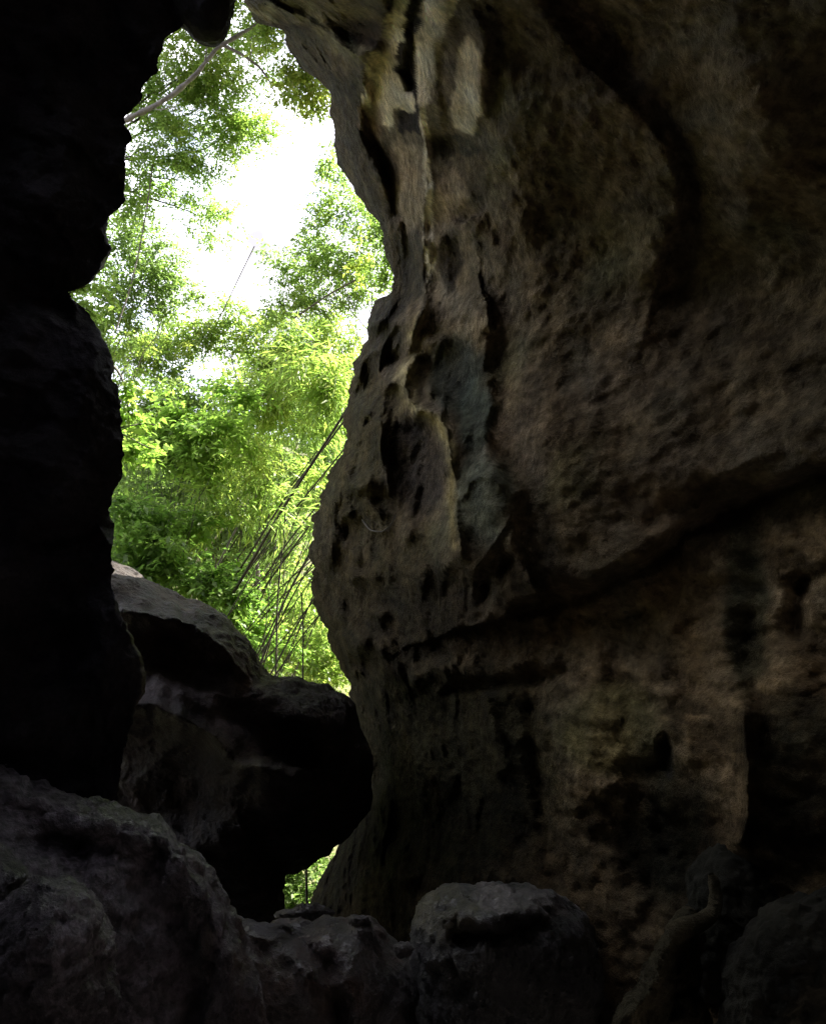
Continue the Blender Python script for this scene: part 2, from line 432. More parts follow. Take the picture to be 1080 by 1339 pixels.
def wallR_depth(U, V, sil, fine=True):
    q = np.clip((U - np.minimum(silR_m(V), sil + 40)) / 45.0, 0, 1)
    du_ = U - silR_s(V)
    inv = 1 / 10.4 + (B1_R + 0.00006 * (1 - sstep(V, 120, 380))) * np.minimum(du_, 210) + (B2_R + 0.00007 * (1 - sstep(V, 150, 420))) * np.maximum(du_ - 210, 0) + 0.000010 * (669 - np.clip(V, -200, 1500))
    D = 1 / np.maximum(inv, 0.02)
    D = D + 0.3 * (1 - np.sqrt(np.clip(1 - (1 - q) ** 2, 0, 1)))
    # lower wall leans back from its foot, so that it faces up a little
    D = D - 0.35 * sstep(V, 760, 1000)
    p0 = P(U, V, D)
    wx = fbm(p0 * 1.4 + 5.0, 3); wy = fbm(p0 * 1.4 + 31.0, 3)
    Uw = U + wx * 8; Vw = V + wy * 8
    s = feats_eval(Uw, Vw, RF)
    s = np.where(s < 0, -0.45 * (1 - np.exp(s / 0.45)), s) * 0.9
    edge = 0.7 + 0.3 * sstep(U - sil, 0, 40)
    raw = p0
    pt = np.stack([(p0[..., 0] * 0.47 - p0[..., 1] * 0.88) * 0.5, p0[..., 0] * 0.88 + p0[..., 1] * 0.47, p0[..., 2]], -1)
    p0 = pt
    pv = p0 * np.array([1.0, 1.0, 0.8])
    zl = 1 - sstep(U + 30 * wx, 600, 700)
    n = 0.22 * fbm(p0 * 0.55 + 3, 3) + 0.07 * ridged(pv * 1.6, 4) + 0.04 * fbm(pv * 4.5 + 8, 3)
    fold = p0 * np.array([3.4, 1.5, 0.9]) + 0.5 * np.stack([wx, wy, wx], -1)
    n += zl * (0.13 * ridged(fold, 2, 0.4) + 0.035 * ridged(fold * 2.3 + 5, 2, 0.4))
    low = sstep(V + 0.35 * (U - 800), 740, 830) * (0.25 + 0.75 * sstep(U, 600, 740))          # pitted, honeycombed lower wall
    pits = 0.5 - worley(p0 * np.array([4.2, 4.2, 3.8]) + 0.35 * wx[..., None])
    pits2 = 0.5 - worley(p0 * np.array([9.0, 9.0, 8.0]) + 0.5 * wy[..., None])
    n += (0.02 + 0.13 * low) * np.minimum(pits, 0.12) + (0.012 + 0.035 * low) * pits2
    n += 0.022 * fbm(p0 * 11.0 + 4, 2, 0.5) + 0.010 * ridged(p0 * np.array([8, 8, 6]), 2)
    smoothz = np.maximum.reduce([1 - sstep(ell(U, V, 545, 120, 75, 190), 0.8, 1.2), 1 - sstep(ell(U, V, 630, 650, 45, 75), 0.8, 1.2)])
    n = n * (1 - 0.9 * smoothz) + smoothz * 0.028 * fbm(p0 * np.array([7, 7, 1.6]), 4)
    return D - s * edge - n * edge, p0, Uw, Vw

ALB = 1.35
def poly(U, V, pts, soft=3.0):
    d, _s = pline(U, V, list(pts) + [pts[0]])
    ins = np.zeros(U.shape, bool)
    for (x0, y0), (x1, y1) in zip(pts, list(pts[1:]) + [pts[0]]):
        if y0 == y1: continue
        ins ^= ((y0 > V) != (y1 > V)) & (U < (x1 - x0) * (V - y0) / (y1 - y0) + x0)
    return sstep(np.where(ins, d, -d), -soft, soft)
FLOW_A = [(524, -60), (518, 0), (538, -60), (538, 0), (531, 19), (527, 47), (521, 63), (515, 94), (535, 110), (542, 132), (538, 142), (526, 145), (521, 138), (507, 170), (494, 164), (475, 151), (474, 132), (482, 88), (494, 57), (510, 20)][3:]
FLOW_A = [(516, -60), (540, -60)] + FLOW_A[:-1] + [(512, 10)]
FLOW_B = [(556, -60), (606, -60), (601, 0), (589, 25), (583, 38), (579, 63), (570, 88), (561, 132), (557, 148), (564, 189), (565, 220), (564, 268), (570, 315), (564, 346), (557, 370), (553, 331), (555, 268), (553, 189), (547, 135), (543, 69), (553, 0)]
FLOW_C = [(617, 54), (630, 72), (638, 110), (633, 148), (614, 170), (595, 168), (590, 151), (595, 110), (601, 72)]
FLOW_D = [(516, 183), (548, 189), (554, 220), (554, 283), (532, 302), (516, 290), (509, 252), (513, 214)]
FLOW_E = [(586, 220), (605, 227), (611, 252), (601, 283), (576, 302), (567, 283), (570, 252)]
FLOW_F = [(551, 385), (566, 345), (600, 375), (650, 440), (600, 446), (557, 436)]
SLOT = [(539, -60), (555, -60), (552, 0), (543, 69), (547, 135), (549, 172), (520, 174), (522, 146), (538, 144), (543, 132), (535, 110), (515, 94), (521, 63), (527, 47), (531, 19)]
def paint(base, layers):
    c = base
    for mask, rgb in layers:
        if mask is None: c = c * ALB; continue
        c = c * (1 - mask[..., None]) + np.asarray(rgb) * mask[..., None]
    return c
def wallR_color(U, V, p0, Uw, Vw):
    w1 = fbm(p0 * 2.2 + 60, 4); w2 = fbm(p0 * np.array([5, 5, 1.5]) + 90, 4); w3 = fbm(p0 * 1.1 + 40, 3)
    w4 = fbm(p0 * 9.0 + 15, 3)
    u2 = U + 14 * w1 + 5 * w2; v2 = V + 16 * w3 + 10 * w1
    E = lambda cx, cy, rx, ry, rot=0, so=0.3: 1 - sstep(ell(u2, v2, cx, cy, rx, ry, rot), 1 - so, 1 + so)
    u3 = U + 5 * w2 + 3 * w4; v3 = V + 9 * w2 + 4 * w4
    E3 = lambda cx, cy, rx, ry, rot=0, so=0.2: 1 - sstep(ell(u3, v3, cx, cy, rx, ry, rot), 1 - so, 1 + so)
    def LN(pts, wd): return np.exp(-(pline(u2, v2, pts)[0] / wd) ** 2)
    c = np.broadcast_to(np.array([0.155, 0.121, 0.079]), U.shape + (3,)).copy()
    low = sstep(v2 + 0.35 * (u2 - 800), 745, 790)
    L = [
        (0.55 * sstep(w1, 0.0, 0.7), (0.085, 0.064, 0.042)),
        (0.5 * sstep(w3, 0.1, 0.7), (0.12, 0.115, 0.055)),
        (0.6 * sstep(-w3, 0.1, 0.6), (0.21, 0.155, 0.105)),
        (low, (0.26, 0.19, 0.115)),
        (0.8 * low * sstep(w1 + 0.5 * w2, 0.15, 0.5), (0.080, 0.060, 0.036)),
        (0.5 * low * sstep(w4, 0.2, 0.6), (0.30, 0.215, 0.125)),
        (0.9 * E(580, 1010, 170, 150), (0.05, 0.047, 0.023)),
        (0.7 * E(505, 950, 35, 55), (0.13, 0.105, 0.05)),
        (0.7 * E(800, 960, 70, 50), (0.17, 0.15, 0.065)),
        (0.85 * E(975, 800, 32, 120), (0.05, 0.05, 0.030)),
        (0.9 * E(873, 1080, 55, 120, 0, 0.4), (0.030, 0.032, 0.022)), (0.9 * E(873, 985, 9, 26), (0.02, 0.02, 0.018)),  # pointed shadow on the wall painted in as dark patches
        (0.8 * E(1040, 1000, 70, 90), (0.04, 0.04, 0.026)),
        # silhouette flank: grey brown and olive, darker than the wall
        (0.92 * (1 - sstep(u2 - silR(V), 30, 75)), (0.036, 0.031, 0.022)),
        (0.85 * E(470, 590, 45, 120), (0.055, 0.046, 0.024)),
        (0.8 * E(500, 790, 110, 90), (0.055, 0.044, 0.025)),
        (None, None),
        # flowstone
        (0.6 * poly(u3, v3, [(474, 120), (500, -60), (660, -60), (655, 120), (620, 300), (510, 310)], 14), (0.12, 0.095, 0.065)),
        (0.85 * poly(u3, v3, FLOW_D, 5), (0.33, 0.255, 0.17)), (0.85 * poly(u3, v3, FLOW_E, 6), (0.36, 0.27, 0.175)), (0.8 * poly(u3, v3, FLOW_F, 8), (0.36, 0.285, 0.195)),
        (poly(u3, v3, FLOW_A, 2.0), (0.76, 0.64, 0.46)), (0.8 * E3(486, 158, 17, 26), (0.24, 0.165, 0.11)),
        (poly(u3, v3, FLOW_B, 2.0), (0.80, 0.68, 0.50)), (0.95 * poly(u3, v3, FLOW_C, 3), (0.74, 0.61, 0.43)),
        (0.6 * E3(575, 100, 16, 70, 4), (0.27, 0.215, 0.145)),
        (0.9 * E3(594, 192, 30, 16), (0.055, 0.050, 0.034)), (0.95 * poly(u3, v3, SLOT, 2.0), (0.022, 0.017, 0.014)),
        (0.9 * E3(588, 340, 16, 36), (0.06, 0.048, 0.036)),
        (0.7 * E(575, 420, 28, 40), (0.27, 0.215, 0.15)),
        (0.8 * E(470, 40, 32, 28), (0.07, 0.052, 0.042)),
        (0.7 * LN([(330, 8), (373, 12), (402, 20), (426, 45), (447, 66), (471, 77), (497, 66)], 8), (0.27, 0.24, 0.15)),
        # hollows
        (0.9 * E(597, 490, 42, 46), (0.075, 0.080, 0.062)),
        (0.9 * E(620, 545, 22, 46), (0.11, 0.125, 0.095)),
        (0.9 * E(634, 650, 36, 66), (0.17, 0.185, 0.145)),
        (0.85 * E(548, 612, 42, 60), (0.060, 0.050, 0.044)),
        (0.95 * LN(SCURVE, 7), (0.46, 0.39, 0.23)),
        (0.5 * LN(SCURVE[5:], 5), (0.34, 0.24, 0.07)),
        (0.8 * E(700, 560, 30, 80), (0.25, 0.19, 0.13)),
        (0.35 * LN([(721, 18), (770, 63), (823, 109), (858, 148), (900, 197), (908, 282)], 15), (0.06, 0.057, 0.048)),
        (0.5 * LN(MASS_EDGE, 7), (0.22, 0.17, 0.11)),
        (0.8 * LN([(655, 260), (660, 330), (690, 420)], 16) * sstep(w2, 0, 0.4), (0.06, 0.045, 0.035)),
        (0.7 * E(740, 240, 50, 60) * sstep(w2, -0.1, 0.4), (0.060, 0.042, 0.036)),
        (0.4 * sstep(w2, 0.4, 0.8), (0.045, 0.036, 0.028)),
    ]
    algae_shade = 1 - 0.42 * sstep(V + 20 * w1, 700, 800) * (1 - sstep(U + 30 * w1, 690, 760))  # darkens the lower wall beside the opening
    algae_shade = algae_shade * (1 - 0.65 * sstep(V + 30 * w1, 990, 1100))  # shade towards the wall foot painted into the colour
    grain = algae_shade * (1 + 0.40 * np.clip(fbm(p0 * np.array([14, 14, 12]) + 7, 3, 0.6), -1, 1) + 0.25 * w4)
    fm = np.maximum.reduce([poly(u3, v3, FLOW_A, 3), poly(u3, v3, FLOW_B, 3), poly(u3, v3, FLOW_C, 3)])
    grain = grain * (1 - fm) + fm * (1 + 0.16 * fbm(p0 * np.array([14, 14, 2.0]), 3))
    tintv = np.stack([1 + 0.10 * w2, 1 + 0 * w2, 1 - 0.14 * w2], -1)
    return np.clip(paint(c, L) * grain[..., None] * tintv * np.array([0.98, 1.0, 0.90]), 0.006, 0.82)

def skylight(g, faces):
    """drop the faces inside the hole that lets daylight in over the viewer"""
    c = g.reshape(-1, 3)[faces].mean(1)
    return faces[~((c[:, 0] < -1.95 + 0.5 * perlin(c * 0.8)) & (c[:, 2] > 8.6) & (c[:, 1] < 9.0) & (c[:, 1] > 2.6))]
def build_wall_right():
    rows = np.concatenate([np.arange(-620, -20, 12), np.arange(-20, 1362, 2.2), np.arange(1364, 1520, 10)])
    t = np.concatenate([np.linspace(0, 0.06, 40)[:-1], np.linspace(0.06, 1, 330)])
    Vv = np.broadcast_to(rows[:, None], (len(rows), len(t)))
    s0 = silR(rows)
    pj = np.zeros((len(rows), 3)); pj[:, 0] = rows * 0.05; 
    s0 = s0 + (3.0 + 2.5 * sstep(rows, 380, 460) * (1 - sstep(rows, 900, 960))) * fbm(pj * 0.9, 5, 0.62) + 1.0 * perlin(pj * 11)
    sil = np.broadcast_to(s0[:, None], Vv.shape)
    U = sil + (1360 - sil) * t[None, :]
    D, p0, Uw, Vw = wallR_depth(U, Vv, sil)
    vis = P(U, Vv, D)
    colv = wallR_color(U, Vv, p0, Uw, Vw)
    # hidden flank: turns away outside and runs back from the opening
    h = np.linspace(1, 0, 22)[:-1] ** 1.4
    Uh = sil[:, :1] + 520 * h[None, :] ** 1.6
    Vh = np.broadcast_to(rows[:, None], Uh.shape)
    Dh = D[:, :1] + 2.4 * h[None, :] ** 0.8
    ph = P(Uh, Vh, Dh)
    nn = 0.35 * fbm(ph * 0.8 + 2, 4)
    ph = ph + (nn * np.minimum(h * 6, 1))[..., None] * np.array([1.0, 0.3, 0.0])
    colh = np.broadcast_to(np.array([0.09, 0.08, 0.06]), ph.shape)
    # the wall carries on past the viewer
    kx = np.linspace(0, 1, 26)[1:]
    pe = vis[:, -1:, :] + kx[None, :, None] * np.array([1.0, -14.0, 0.0])
    pe = pe + (0.5 * fbm(pe * 0.5, 3) * np.minimum(kx * 5, 1)[None, :])[..., None] * np.array([1, 0, 0.3])
    cole = np.broadcast_to(np.array([0.10, 0.085, 0.06]), pe.shape)
    g = np.concatenate([ph, vis, pe], 1); c = np.concatenate([colh, colv, cole], 1)
    # ceiling carries on over the viewer
    ky = np.linspace(1, 0, 24)[:-1]
    top = g[:1] + ky[:, None, None] * np.array([0.0, -13.0, 0.5])
    top = top + (0.5 * fbm(top * 0.5, 3) * np.minimum(ky * 5, 1)[:, None])[..., None] * np.array([0, 0, 1])
    ctop = np.broadcast_to(np.array([0.10, 0.085, 0.06]), top.shape)
    g = np.concatenate([top, g], 0); c = np.concatenate([ctop, c], 0)
    base = P(760, 1000, 6.5); base[2] = 0
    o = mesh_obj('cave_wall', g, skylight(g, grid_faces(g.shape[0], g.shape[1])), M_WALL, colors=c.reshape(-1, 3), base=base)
    tag(o, 'huge brown overhanging limestone wall streaked with pale flowstone and green algal growth', 'cave wall')
    return o
WALL_R = build_wall_right()

def root_on_wall(pts, rad, label):
    q = np.array(pts, float); n_ = 26
    d = np.concatenate([[0], np.cumsum(np.hypot(*np.diff(q, axis=0).T))]); t = np.linspace(0, d[-1], n_)
    u_ = np.interp(t, d, q[:, 0]); v_ = np.interp(t, d, q[:, 1])
    for _ in range(3): u_[1:-1] = (u_[:-2] + 2 * u_[1:-1] + u_[2:]) / 4; v_[1:-1] = (v_[:-2] + 2 * v_[1:-1] + v_[2:]) / 4
    Dw = wallR_depth(u_[None, :], v_[None, :], silR(v_)[None, :])[0][0]
    for _ in range(6): Dw[1:-1] = np.minimum(Dw[1:-1], (Dw[:-2] + Dw[2:]) / 2)
    p = P(u_, v_, Dw - 0.035)
    vv, ff = tube(p, np.linspace(rad, rad * 0.4, n_), 6)
    o = mesh_obj('root', vv, ff, M_ROOT, base=p[0]); tag(o, label, 'root')
root_on_wall([(474, 680), (484, 694), (500, 696), (512, 686), (518, 672)], 0.012, 'pale root looping in a half circle under the mossy pillar')
# ------------------------------------------------------------------ the black wall across from it
SILL_Y = [-900, -300, -60, 0, 38, 49, 73, 96, 114, 134, 153, 163, 173, 187, 200, 228, 261, 271, 283, 297, 316, 326, 340, 358, 375, 382, 393, 407, 432, 456, 473, 497,
          526, 554, 591, 615, 630, 648, 668, 685, 721, 774, 787, 827, 860, 888, 909, 930, 960, 1000, 1060, 1200, 1500, 1800]
SILL_X = [700, 480, 330, 262, 236, 216, 210, 204, 188, 184, 164, 164, 172, 170, 164, 164, 163, 159, 143, 137, 141, 145, 137, 125, 111, 88, 98, 113, 129, 143, 149, 149,
          159, 161, 161, 163, 155, 149, 141, 149, 147, 147, 153, 167, 180, 185, 180, 174, 168, 160, 150, 120, 60, 40]
def silL(py): return np.interp(py, SILL_Y, SILL_X)
LF = [
    ('E', 60, 200, 60, 120, 0, 0.4), ('E', 120, 470, 30, 80, 0, 0.3), ('L', [(40, 380), (110, 400)], 30, -0.4),
    ('E', 70, 640, 60, 90, 0, 0.3), ('E', 150, 840, 40, 80, 10, 0.35), ('L', [(60, 700), (150, 690)], 22, -0.3), ('E', 60, 850, 60, 60, 0, -0.4),
    ('R', [(130, 690), (150, 720), (150, 800)], 8, 0.15),
]
def build_wall_left():
    rows = np.concatenate([np.arange(-620, -20, 14), np.arange(-20, 1100, 3.0), np.arange(1104, 1520, 14)])
    t = np.concatenate([np.linspace(0, 0.12, 36)[:-1], np.linspace(0.12, 1, 100)])
    s0 = silL(rows)
    pj = np.zeros((len(rows), 3)); pj[:, 0] = rows * 0.06; pj[:, 1] = 4.2
    s0 = s0 + 3.5 * fbm(pj, 5, 0.62) + 1.0 * perlin(pj * 9)
    Vv = np.broadcast_to(rows[:, None], (len(rows), len(t)))
    sil = np.broadcast_to(s0[:, None], Vv.shape)
    U = sil + (-330 - sil) * t[None, :]
    silS = np.convolve(np.pad(np.interp(np.arange(-620, 1520), SILL_Y, SILL_X), 60, mode='edge'), np.ones(121) / 121, 'valid')
    silS = np.interp(rows, np.arange(-620, 1520), silS)[:, None]
    q = np.clip((sil - U) / 70.0, 0, 1)
    inv = (1 / 6.1 + 0.00008 * (silS - U)) * (0.966 - np.maximum(669.5 - Vv, -500) / F * 0.259)
    D = 1 / inv + 0.04 * (1 - np.sqrt(np.clip(1 - (1 - q) ** 2, 0, 1)))
    p0 = P(U, Vv, D)
    edge = 0.8
    n = 0.3 * fbm(p0 * 0.6 + 11, 3) + 0.16 * ridged(p0 * 1.5 + 2, 4) + 0.05 * fbm(p0 * 6, 4)
    D = D - edge * (n + feats_eval(U, Vv, LF))
    vis = P(U, Vv, D)
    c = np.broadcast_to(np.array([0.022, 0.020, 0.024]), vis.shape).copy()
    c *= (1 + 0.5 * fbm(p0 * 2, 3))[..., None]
    h = np.linspace(1, 0, 20)[:-1] ** 1.4
    Uh = s0[:, None] - 420 * h[None, :] ** 1.5
    Vh = np.broadcast_to(rows[:, None], Uh.shape)
    ph = P(Uh, Vh, D[:, :1] + 2.2 * h[None, :])
    ph = ph + (0.35 * fbm(ph * 0.8 + 7, 4) * np.minimum(h * 6, 1))[..., None] * np.array([1.0, 0.3, 0.0])
    ch = np.broadcast_to(np.array([0.10, 0.09, 0.075]), ph.shape)
    kx = np.linspace(0, 1, 26)[1:]
    pe = vis[:, -1:, :] + kx[None, :, None] * np.array([-0.5, -14.0, 0.0])
    pe = pe + (0.5 * fbm(pe * 0.5, 3) * np.minimum(kx * 5, 1)[None, :])[..., None] * np.array([1, 0, 0.3])
    ce = np.broadcast_to(np.array([0.04, 0.036, 0.032]), pe.shape)
    g = np.concatenate([ph, vis, pe], 1); cc = np.concatenate([ch, c, ce], 1)
    ky = np.linspace(1, 0, 20)[:-1]
    top = g[:1] + ky[:, None, None] * np.array([0.0, -9.0, 3.0])
    g = np.concatenate([top, g], 0); cc = np.concatenate([np.broadcast_to(np.array([0.05, 0.045, 0.04]), top.shape), cc], 0)
    base = P(60, 1000, 6.0); base[2] = 0
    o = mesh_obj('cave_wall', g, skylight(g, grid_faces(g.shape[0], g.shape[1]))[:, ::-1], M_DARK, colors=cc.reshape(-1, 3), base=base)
    tag(o, 'near black cave wall in shadow, its jagged edge against the bright foliage', 'cave wall')
    return o
WALL_L = build_wall_left()

# ------------------------------------------------------------------ boulders: closed blobs grown from an outline at its own distance
def blob(name, outline, cen, D, dr, mat, label=None, cat=None, feats=(), color=(0.06, 0.05, 0.05), colfn=None, group=None, parent=None,
         nth=260, nph=170, n1=0.05, n2=0.02, sc=1.5, jit=2.5, pexp=1.0, flat=1.0, tilt=(0, 0), pit=0.0):
    """tilt: metres of extra distance per picture unit in (right, up) so a face can lean; flat: >1 makes the front flatter"""
    o = np.asarray(outline, float) - np.asarray(cen, float)
    ang = np.unwrap(np.arctan2(o[:, 1], o[:, 0])); rad = np.hypot(o[:, 0], o[:, 1])
    order = np.argsort(np.mod(ang, 2 * np.pi)); a = np.mod(ang, 2 * np.pi)[order]; r = rad[order]
    a = np.concatenate([a[-1:] - 2 * np.pi, a, a[:1] + 2 * np.pi]); r = np.concatenate([r[-1:], r, r[:1]])
    th = np.linspace(0, 2 * np.pi, nth, endpoint=False)
    rr = np.interp(th, a, r)
    for _ in range(2): rr = (np.roll(rr, 1) + 2 * rr + np.roll(rr, -1)) / 4
    ph = np.linspace(0.0, np.pi, nph)
    sp = np.sin(ph) ** pexp; cp = np.sign(np.cos(ph)) * np.abs(np.cos(ph)) ** (1 / flat)
    jj = np.stack([np.cos(th) * rr * 0.03, np.sin(th) * rr * 0.03, np.full_like(th, D * 3.1)], 1)
    rr = rr + jit * fbm(jj, 4)
    U = cen[0] + np.cos(th)[None, :] * rr[None, :] * sp[:, None]
    V = cen[1] + np.sin(th)[None, :] * rr[None, :] * sp[:, None]
    Dd = D - dr * cp[:, None] + 0 * U
    Dd = Dd + tilt[0] * (U - cen[0]) + tilt[1] * (cen[1] - V)
    p0 = P(U, V, Dd)
    front = sstep(np.broadcast_to(np.cos(ph)[:, None], U.shape), 0.0, 0.25)
    nn = n1 * ridged(p0 * sc + 3.3 * D, 4) + n2 * fbm(p0 * sc * 4 + 1.7, 4)
    if pit: nn = nn + pit * np.minimum(0.5 - worley(p0 * 7.0), 0.1)
    wx = fbm(p0 * 2.5 + 9, 3); wy = fbm(p0 * 2.5 + 44, 3)
    s = feats_eval(U + 6 * wx, V + 6 * wy, feats) if feats else 0
    Dd = Dd - s * (0.15 + 0.85 * front)
    p = P(U, V, Dd)
    du = np.roll(p, -1, 1) - np.roll(p, 1, 1); dv = np.gradient(p, axis=0)
    nv = np.cross(du, dv); nv /= np.linalg.norm(nv, axis=-1, keepdims=True) + 1e-9
    if np.mean(np.sum(nv * (p - p.mean((0, 1))), -1)) < 0: nv = -nv
    fade = (np.minimum(np.arange(nph), np.arange(nph)[::-1]) / 12.0).clip(0, 1)[:, None]
    nn = (nn - nn.mean()) * (0.25 + 0.75 * fade)
    nn[0] = nn[0].mean(); nn[-1] = nn[-1].mean()
    nv[0] = -FWD; nv[-1] = FWD
    p = p + nv * nn[..., None]
    c = np.broadcast_to(np.asarray(color, float), p.shape).copy()
    if colfn is not None: c = colfn(U, V, p0, c)
    c = np.clip(c * (1 + 0.45 * fbm(p0 * 3 + 2, 3))[..., None], 0.004, 0.7)
    base = P(cen[0], cen[1], D); base[2] = p[..., 2].min()
    ob = mesh_obj(name, p, grid_faces(nph, nth, True)[:, ::-1], mat, colors=c.reshape(-1, 3), base=None if parent else base, parent=parent)
    if label: tag(ob, label, cat, group)
    return ob

# hanging rock tooth at the top of the opening, a part of the dark wall
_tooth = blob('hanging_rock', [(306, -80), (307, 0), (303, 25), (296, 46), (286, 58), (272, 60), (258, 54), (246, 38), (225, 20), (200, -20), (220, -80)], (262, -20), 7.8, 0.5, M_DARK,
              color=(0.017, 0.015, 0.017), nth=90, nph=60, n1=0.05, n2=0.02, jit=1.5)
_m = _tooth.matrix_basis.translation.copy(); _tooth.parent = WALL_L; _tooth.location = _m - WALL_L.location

def col_b1(U, V, p0, c):
    w1 = fbm(p0 * 2.5 + 8, 4); w2 = fbm(p0 * 6 + 3, 3)
    m = np.exp(-(pline(U, V, [(250, 800), (310, 850), (330, 890), (300, 930), (340, 995)])[0] / 34) ** 2) * sstep(w1, -0.3, 0.3)
    c = c * (1 - m[..., None]) + np.array([0.075, 0.050, 0.034]) * m[..., None]
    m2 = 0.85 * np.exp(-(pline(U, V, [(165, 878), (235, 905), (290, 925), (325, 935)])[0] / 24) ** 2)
    c = c * (1 - m2[..., None]) + np.array([0.15, 0.128, 0.135]) * m2[..., None]  # daylight on the ledge painted as a paler band
    return c * (1 + 0.6 * w2)[..., None]
_b = M_WET.node_tree.nodes['Principled BSDF']
_b.inputs['Coat Weight'].default_value = 0.7; _b.inputs['Coat Roughness'].default_value = 0.22
_bp = [n_ for n_ in M_WET.node_tree.nodes if n_.bl_idname == 'ShaderNodeBump'][0]
M_WET.node_tree.links.new(_bp.outputs[0], _b.inputs['Coat Normal'])
M_LEAN = rock_material('mossy_boulder', rough=(0.4, 0.75), spec=0.3, bump=1.0, fine=26, dist=0.06)
blob('boulder', [(120, 728), (147, 736), (170, 746), (194, 762), (214, 770), (243, 783), (263, 791), (288, 803), (308, 823), (324, 840), (337, 864), (349, 880), (365, 886),
                 (390, 882), (406, 893), (430, 899), (451, 909), (466, 925), (478, 960), (487, 1000), (484, 1050), (465, 1082), (435, 1112), (395, 1137), (374, 1147),
                 (370, 1165), (370, 1200), (300, 1230), (200, 1210), (110, 1120), (80, 1000), (85, 850)], (270, 985), 8.9, 1.25, M_LEAN,
     'great black boulder leaning across the foot of the opening below the bamboo', 'boulder',
     feats=[('B', 236, 862, 56, 26, 25, -0.38, 0.6), ('E', 300, 880, 30, 16, 30, -0.15), ('R', [(158, 800), (200, 806), (250, 815), (290, 845), (320, 880)], 16, 0.25),
            ('L', [(178, 905), (240, 920), (285, 942), (312, 975), (345, 1000)], 24, 0.60), ('S', [(170, 912), (240, 930), (285, 955), (312, 990), (380, 1000)], 8, 45, -0.5),
            ('E', 400, 935, 50, 30, 15, 0.2), ('L', [(300, 930), (360, 960), (400, 975)], 16, -0.25), ('B', 190, 1010, 110, 80, 10, -0.5, 0.4), ('R', [(250, 905), (310, 915), (345, 900)], 12, 0.15)],
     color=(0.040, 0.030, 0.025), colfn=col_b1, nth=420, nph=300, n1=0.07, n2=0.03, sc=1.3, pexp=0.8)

def col_b2(U, V, p0, c):
    w1 = fbm(p0 * 3.5 + 20, 4)
    c = c * (0.35 + 0.8 * sstep(fbm(p0 * 22 + 3, 4, 0.75), -0.5, 0.7))[..., None]
    m = sstep(U, 210, 320) * 0.8 * sstep(w1, -0.4, 0.4)
    c = c * (1 - m[..., None]) + np.array([0.13, 0.09, 0.065]) * m[..., None]
    return c
blob('boulder', [(-160, 980), (-60, 985), (0, 1003), (30, 1015), (65, 1035), (100, 1045), (135, 1050), (185, 1065), (220, 1085), (250, 1110), (275, 1140), (290, 1170), (305, 1197),
                 (320, 1240), (335, 1280), (350, 1345), (370, 1440), (300, 1600), (0, 1640), (-200, 1500), (-240, 1200)], (70, 1290), 4.9, 0.95, M_WET,
     'rough black boulder with a glinting rounded crest filling the lower corner', 'boulder',
     feats=[('L', [(0, 1050), (60, 1075), (110, 1100), (200, 1110)], 22, -0.10), ('E', 160, 1085, 70, 24, 15, 0.12), ('E', 70, 1105, 60, 22, 10, -0.18),
            ('R', [(210, 1090), (255, 1150), (285, 1210), (310, 1300)], 14, 0.08), ('L', [(190, 1150), (230, 1220), (250, 1320)], 30, -0.18)],
     color=(0.17, 0.145, 0.175), colfn=col_b2, nth=420, nph=280, n1=0.045, n2=0.026, sc=2.0, pit=0.09)
def col_b3(U, V, p0, c): return c * (0.35 + 0.8 * sstep(fbm(p0 * 30 + 3, 4, 0.75), -0.5, 0.7))[..., None]
blob('boulder', [(20, 1170), (45, 1146), (75, 1144), (105, 1160), (130, 1185), (142, 1215), (147, 1260), (142, 1345), (130, 1430), (60, 1480), (-30, 1430), (-40, 1300), (-10, 1210)], (55, 1290), 3.5, 0.5, M_WET,
     'small round pebbly grey boulder resting before the glinting black one', 'boulder',
     colfn=col_b3, color=(0.19, 0.162, 0.19), nth=300, nph=200, n1=0.02, n2=0.02, sc=3.5, pit=0.09)
blob('boulder', [(-120, 1080), (-40, 1092), (0, 1105), (20, 1120), (40, 1140), (44, 1180), (30, 1260), (-40, 1330), (-160, 1300), (-180, 1150)], (-50, 1190), 3.9, 0.45, M_WET,
     'dark knobbly rock wedged behind the small round pebbly boulder', 'boulder',
     colfn=col_b3, color=(0.14, 0.12, 0.14), nth=220, nph=140, n1=0.02, n2=0.015, sc=3.2, pit=0.06)
blob('boulder', [(-120, 930), (-40, 945), (0, 960), (30, 970), (55, 985), (76, 1002), (60, 1030), (0, 1060), (-120, 1060), (-180, 990)], (-50, 1000), 5.9, 0.5, M_WET,
     'low dark rock with a thin lit edge above the glinting boulder', 'boulder',
     color=(0.06, 0.052, 0.055), nth=200, nph=120, n1=0.05, n2=0.03, sc=2.5)

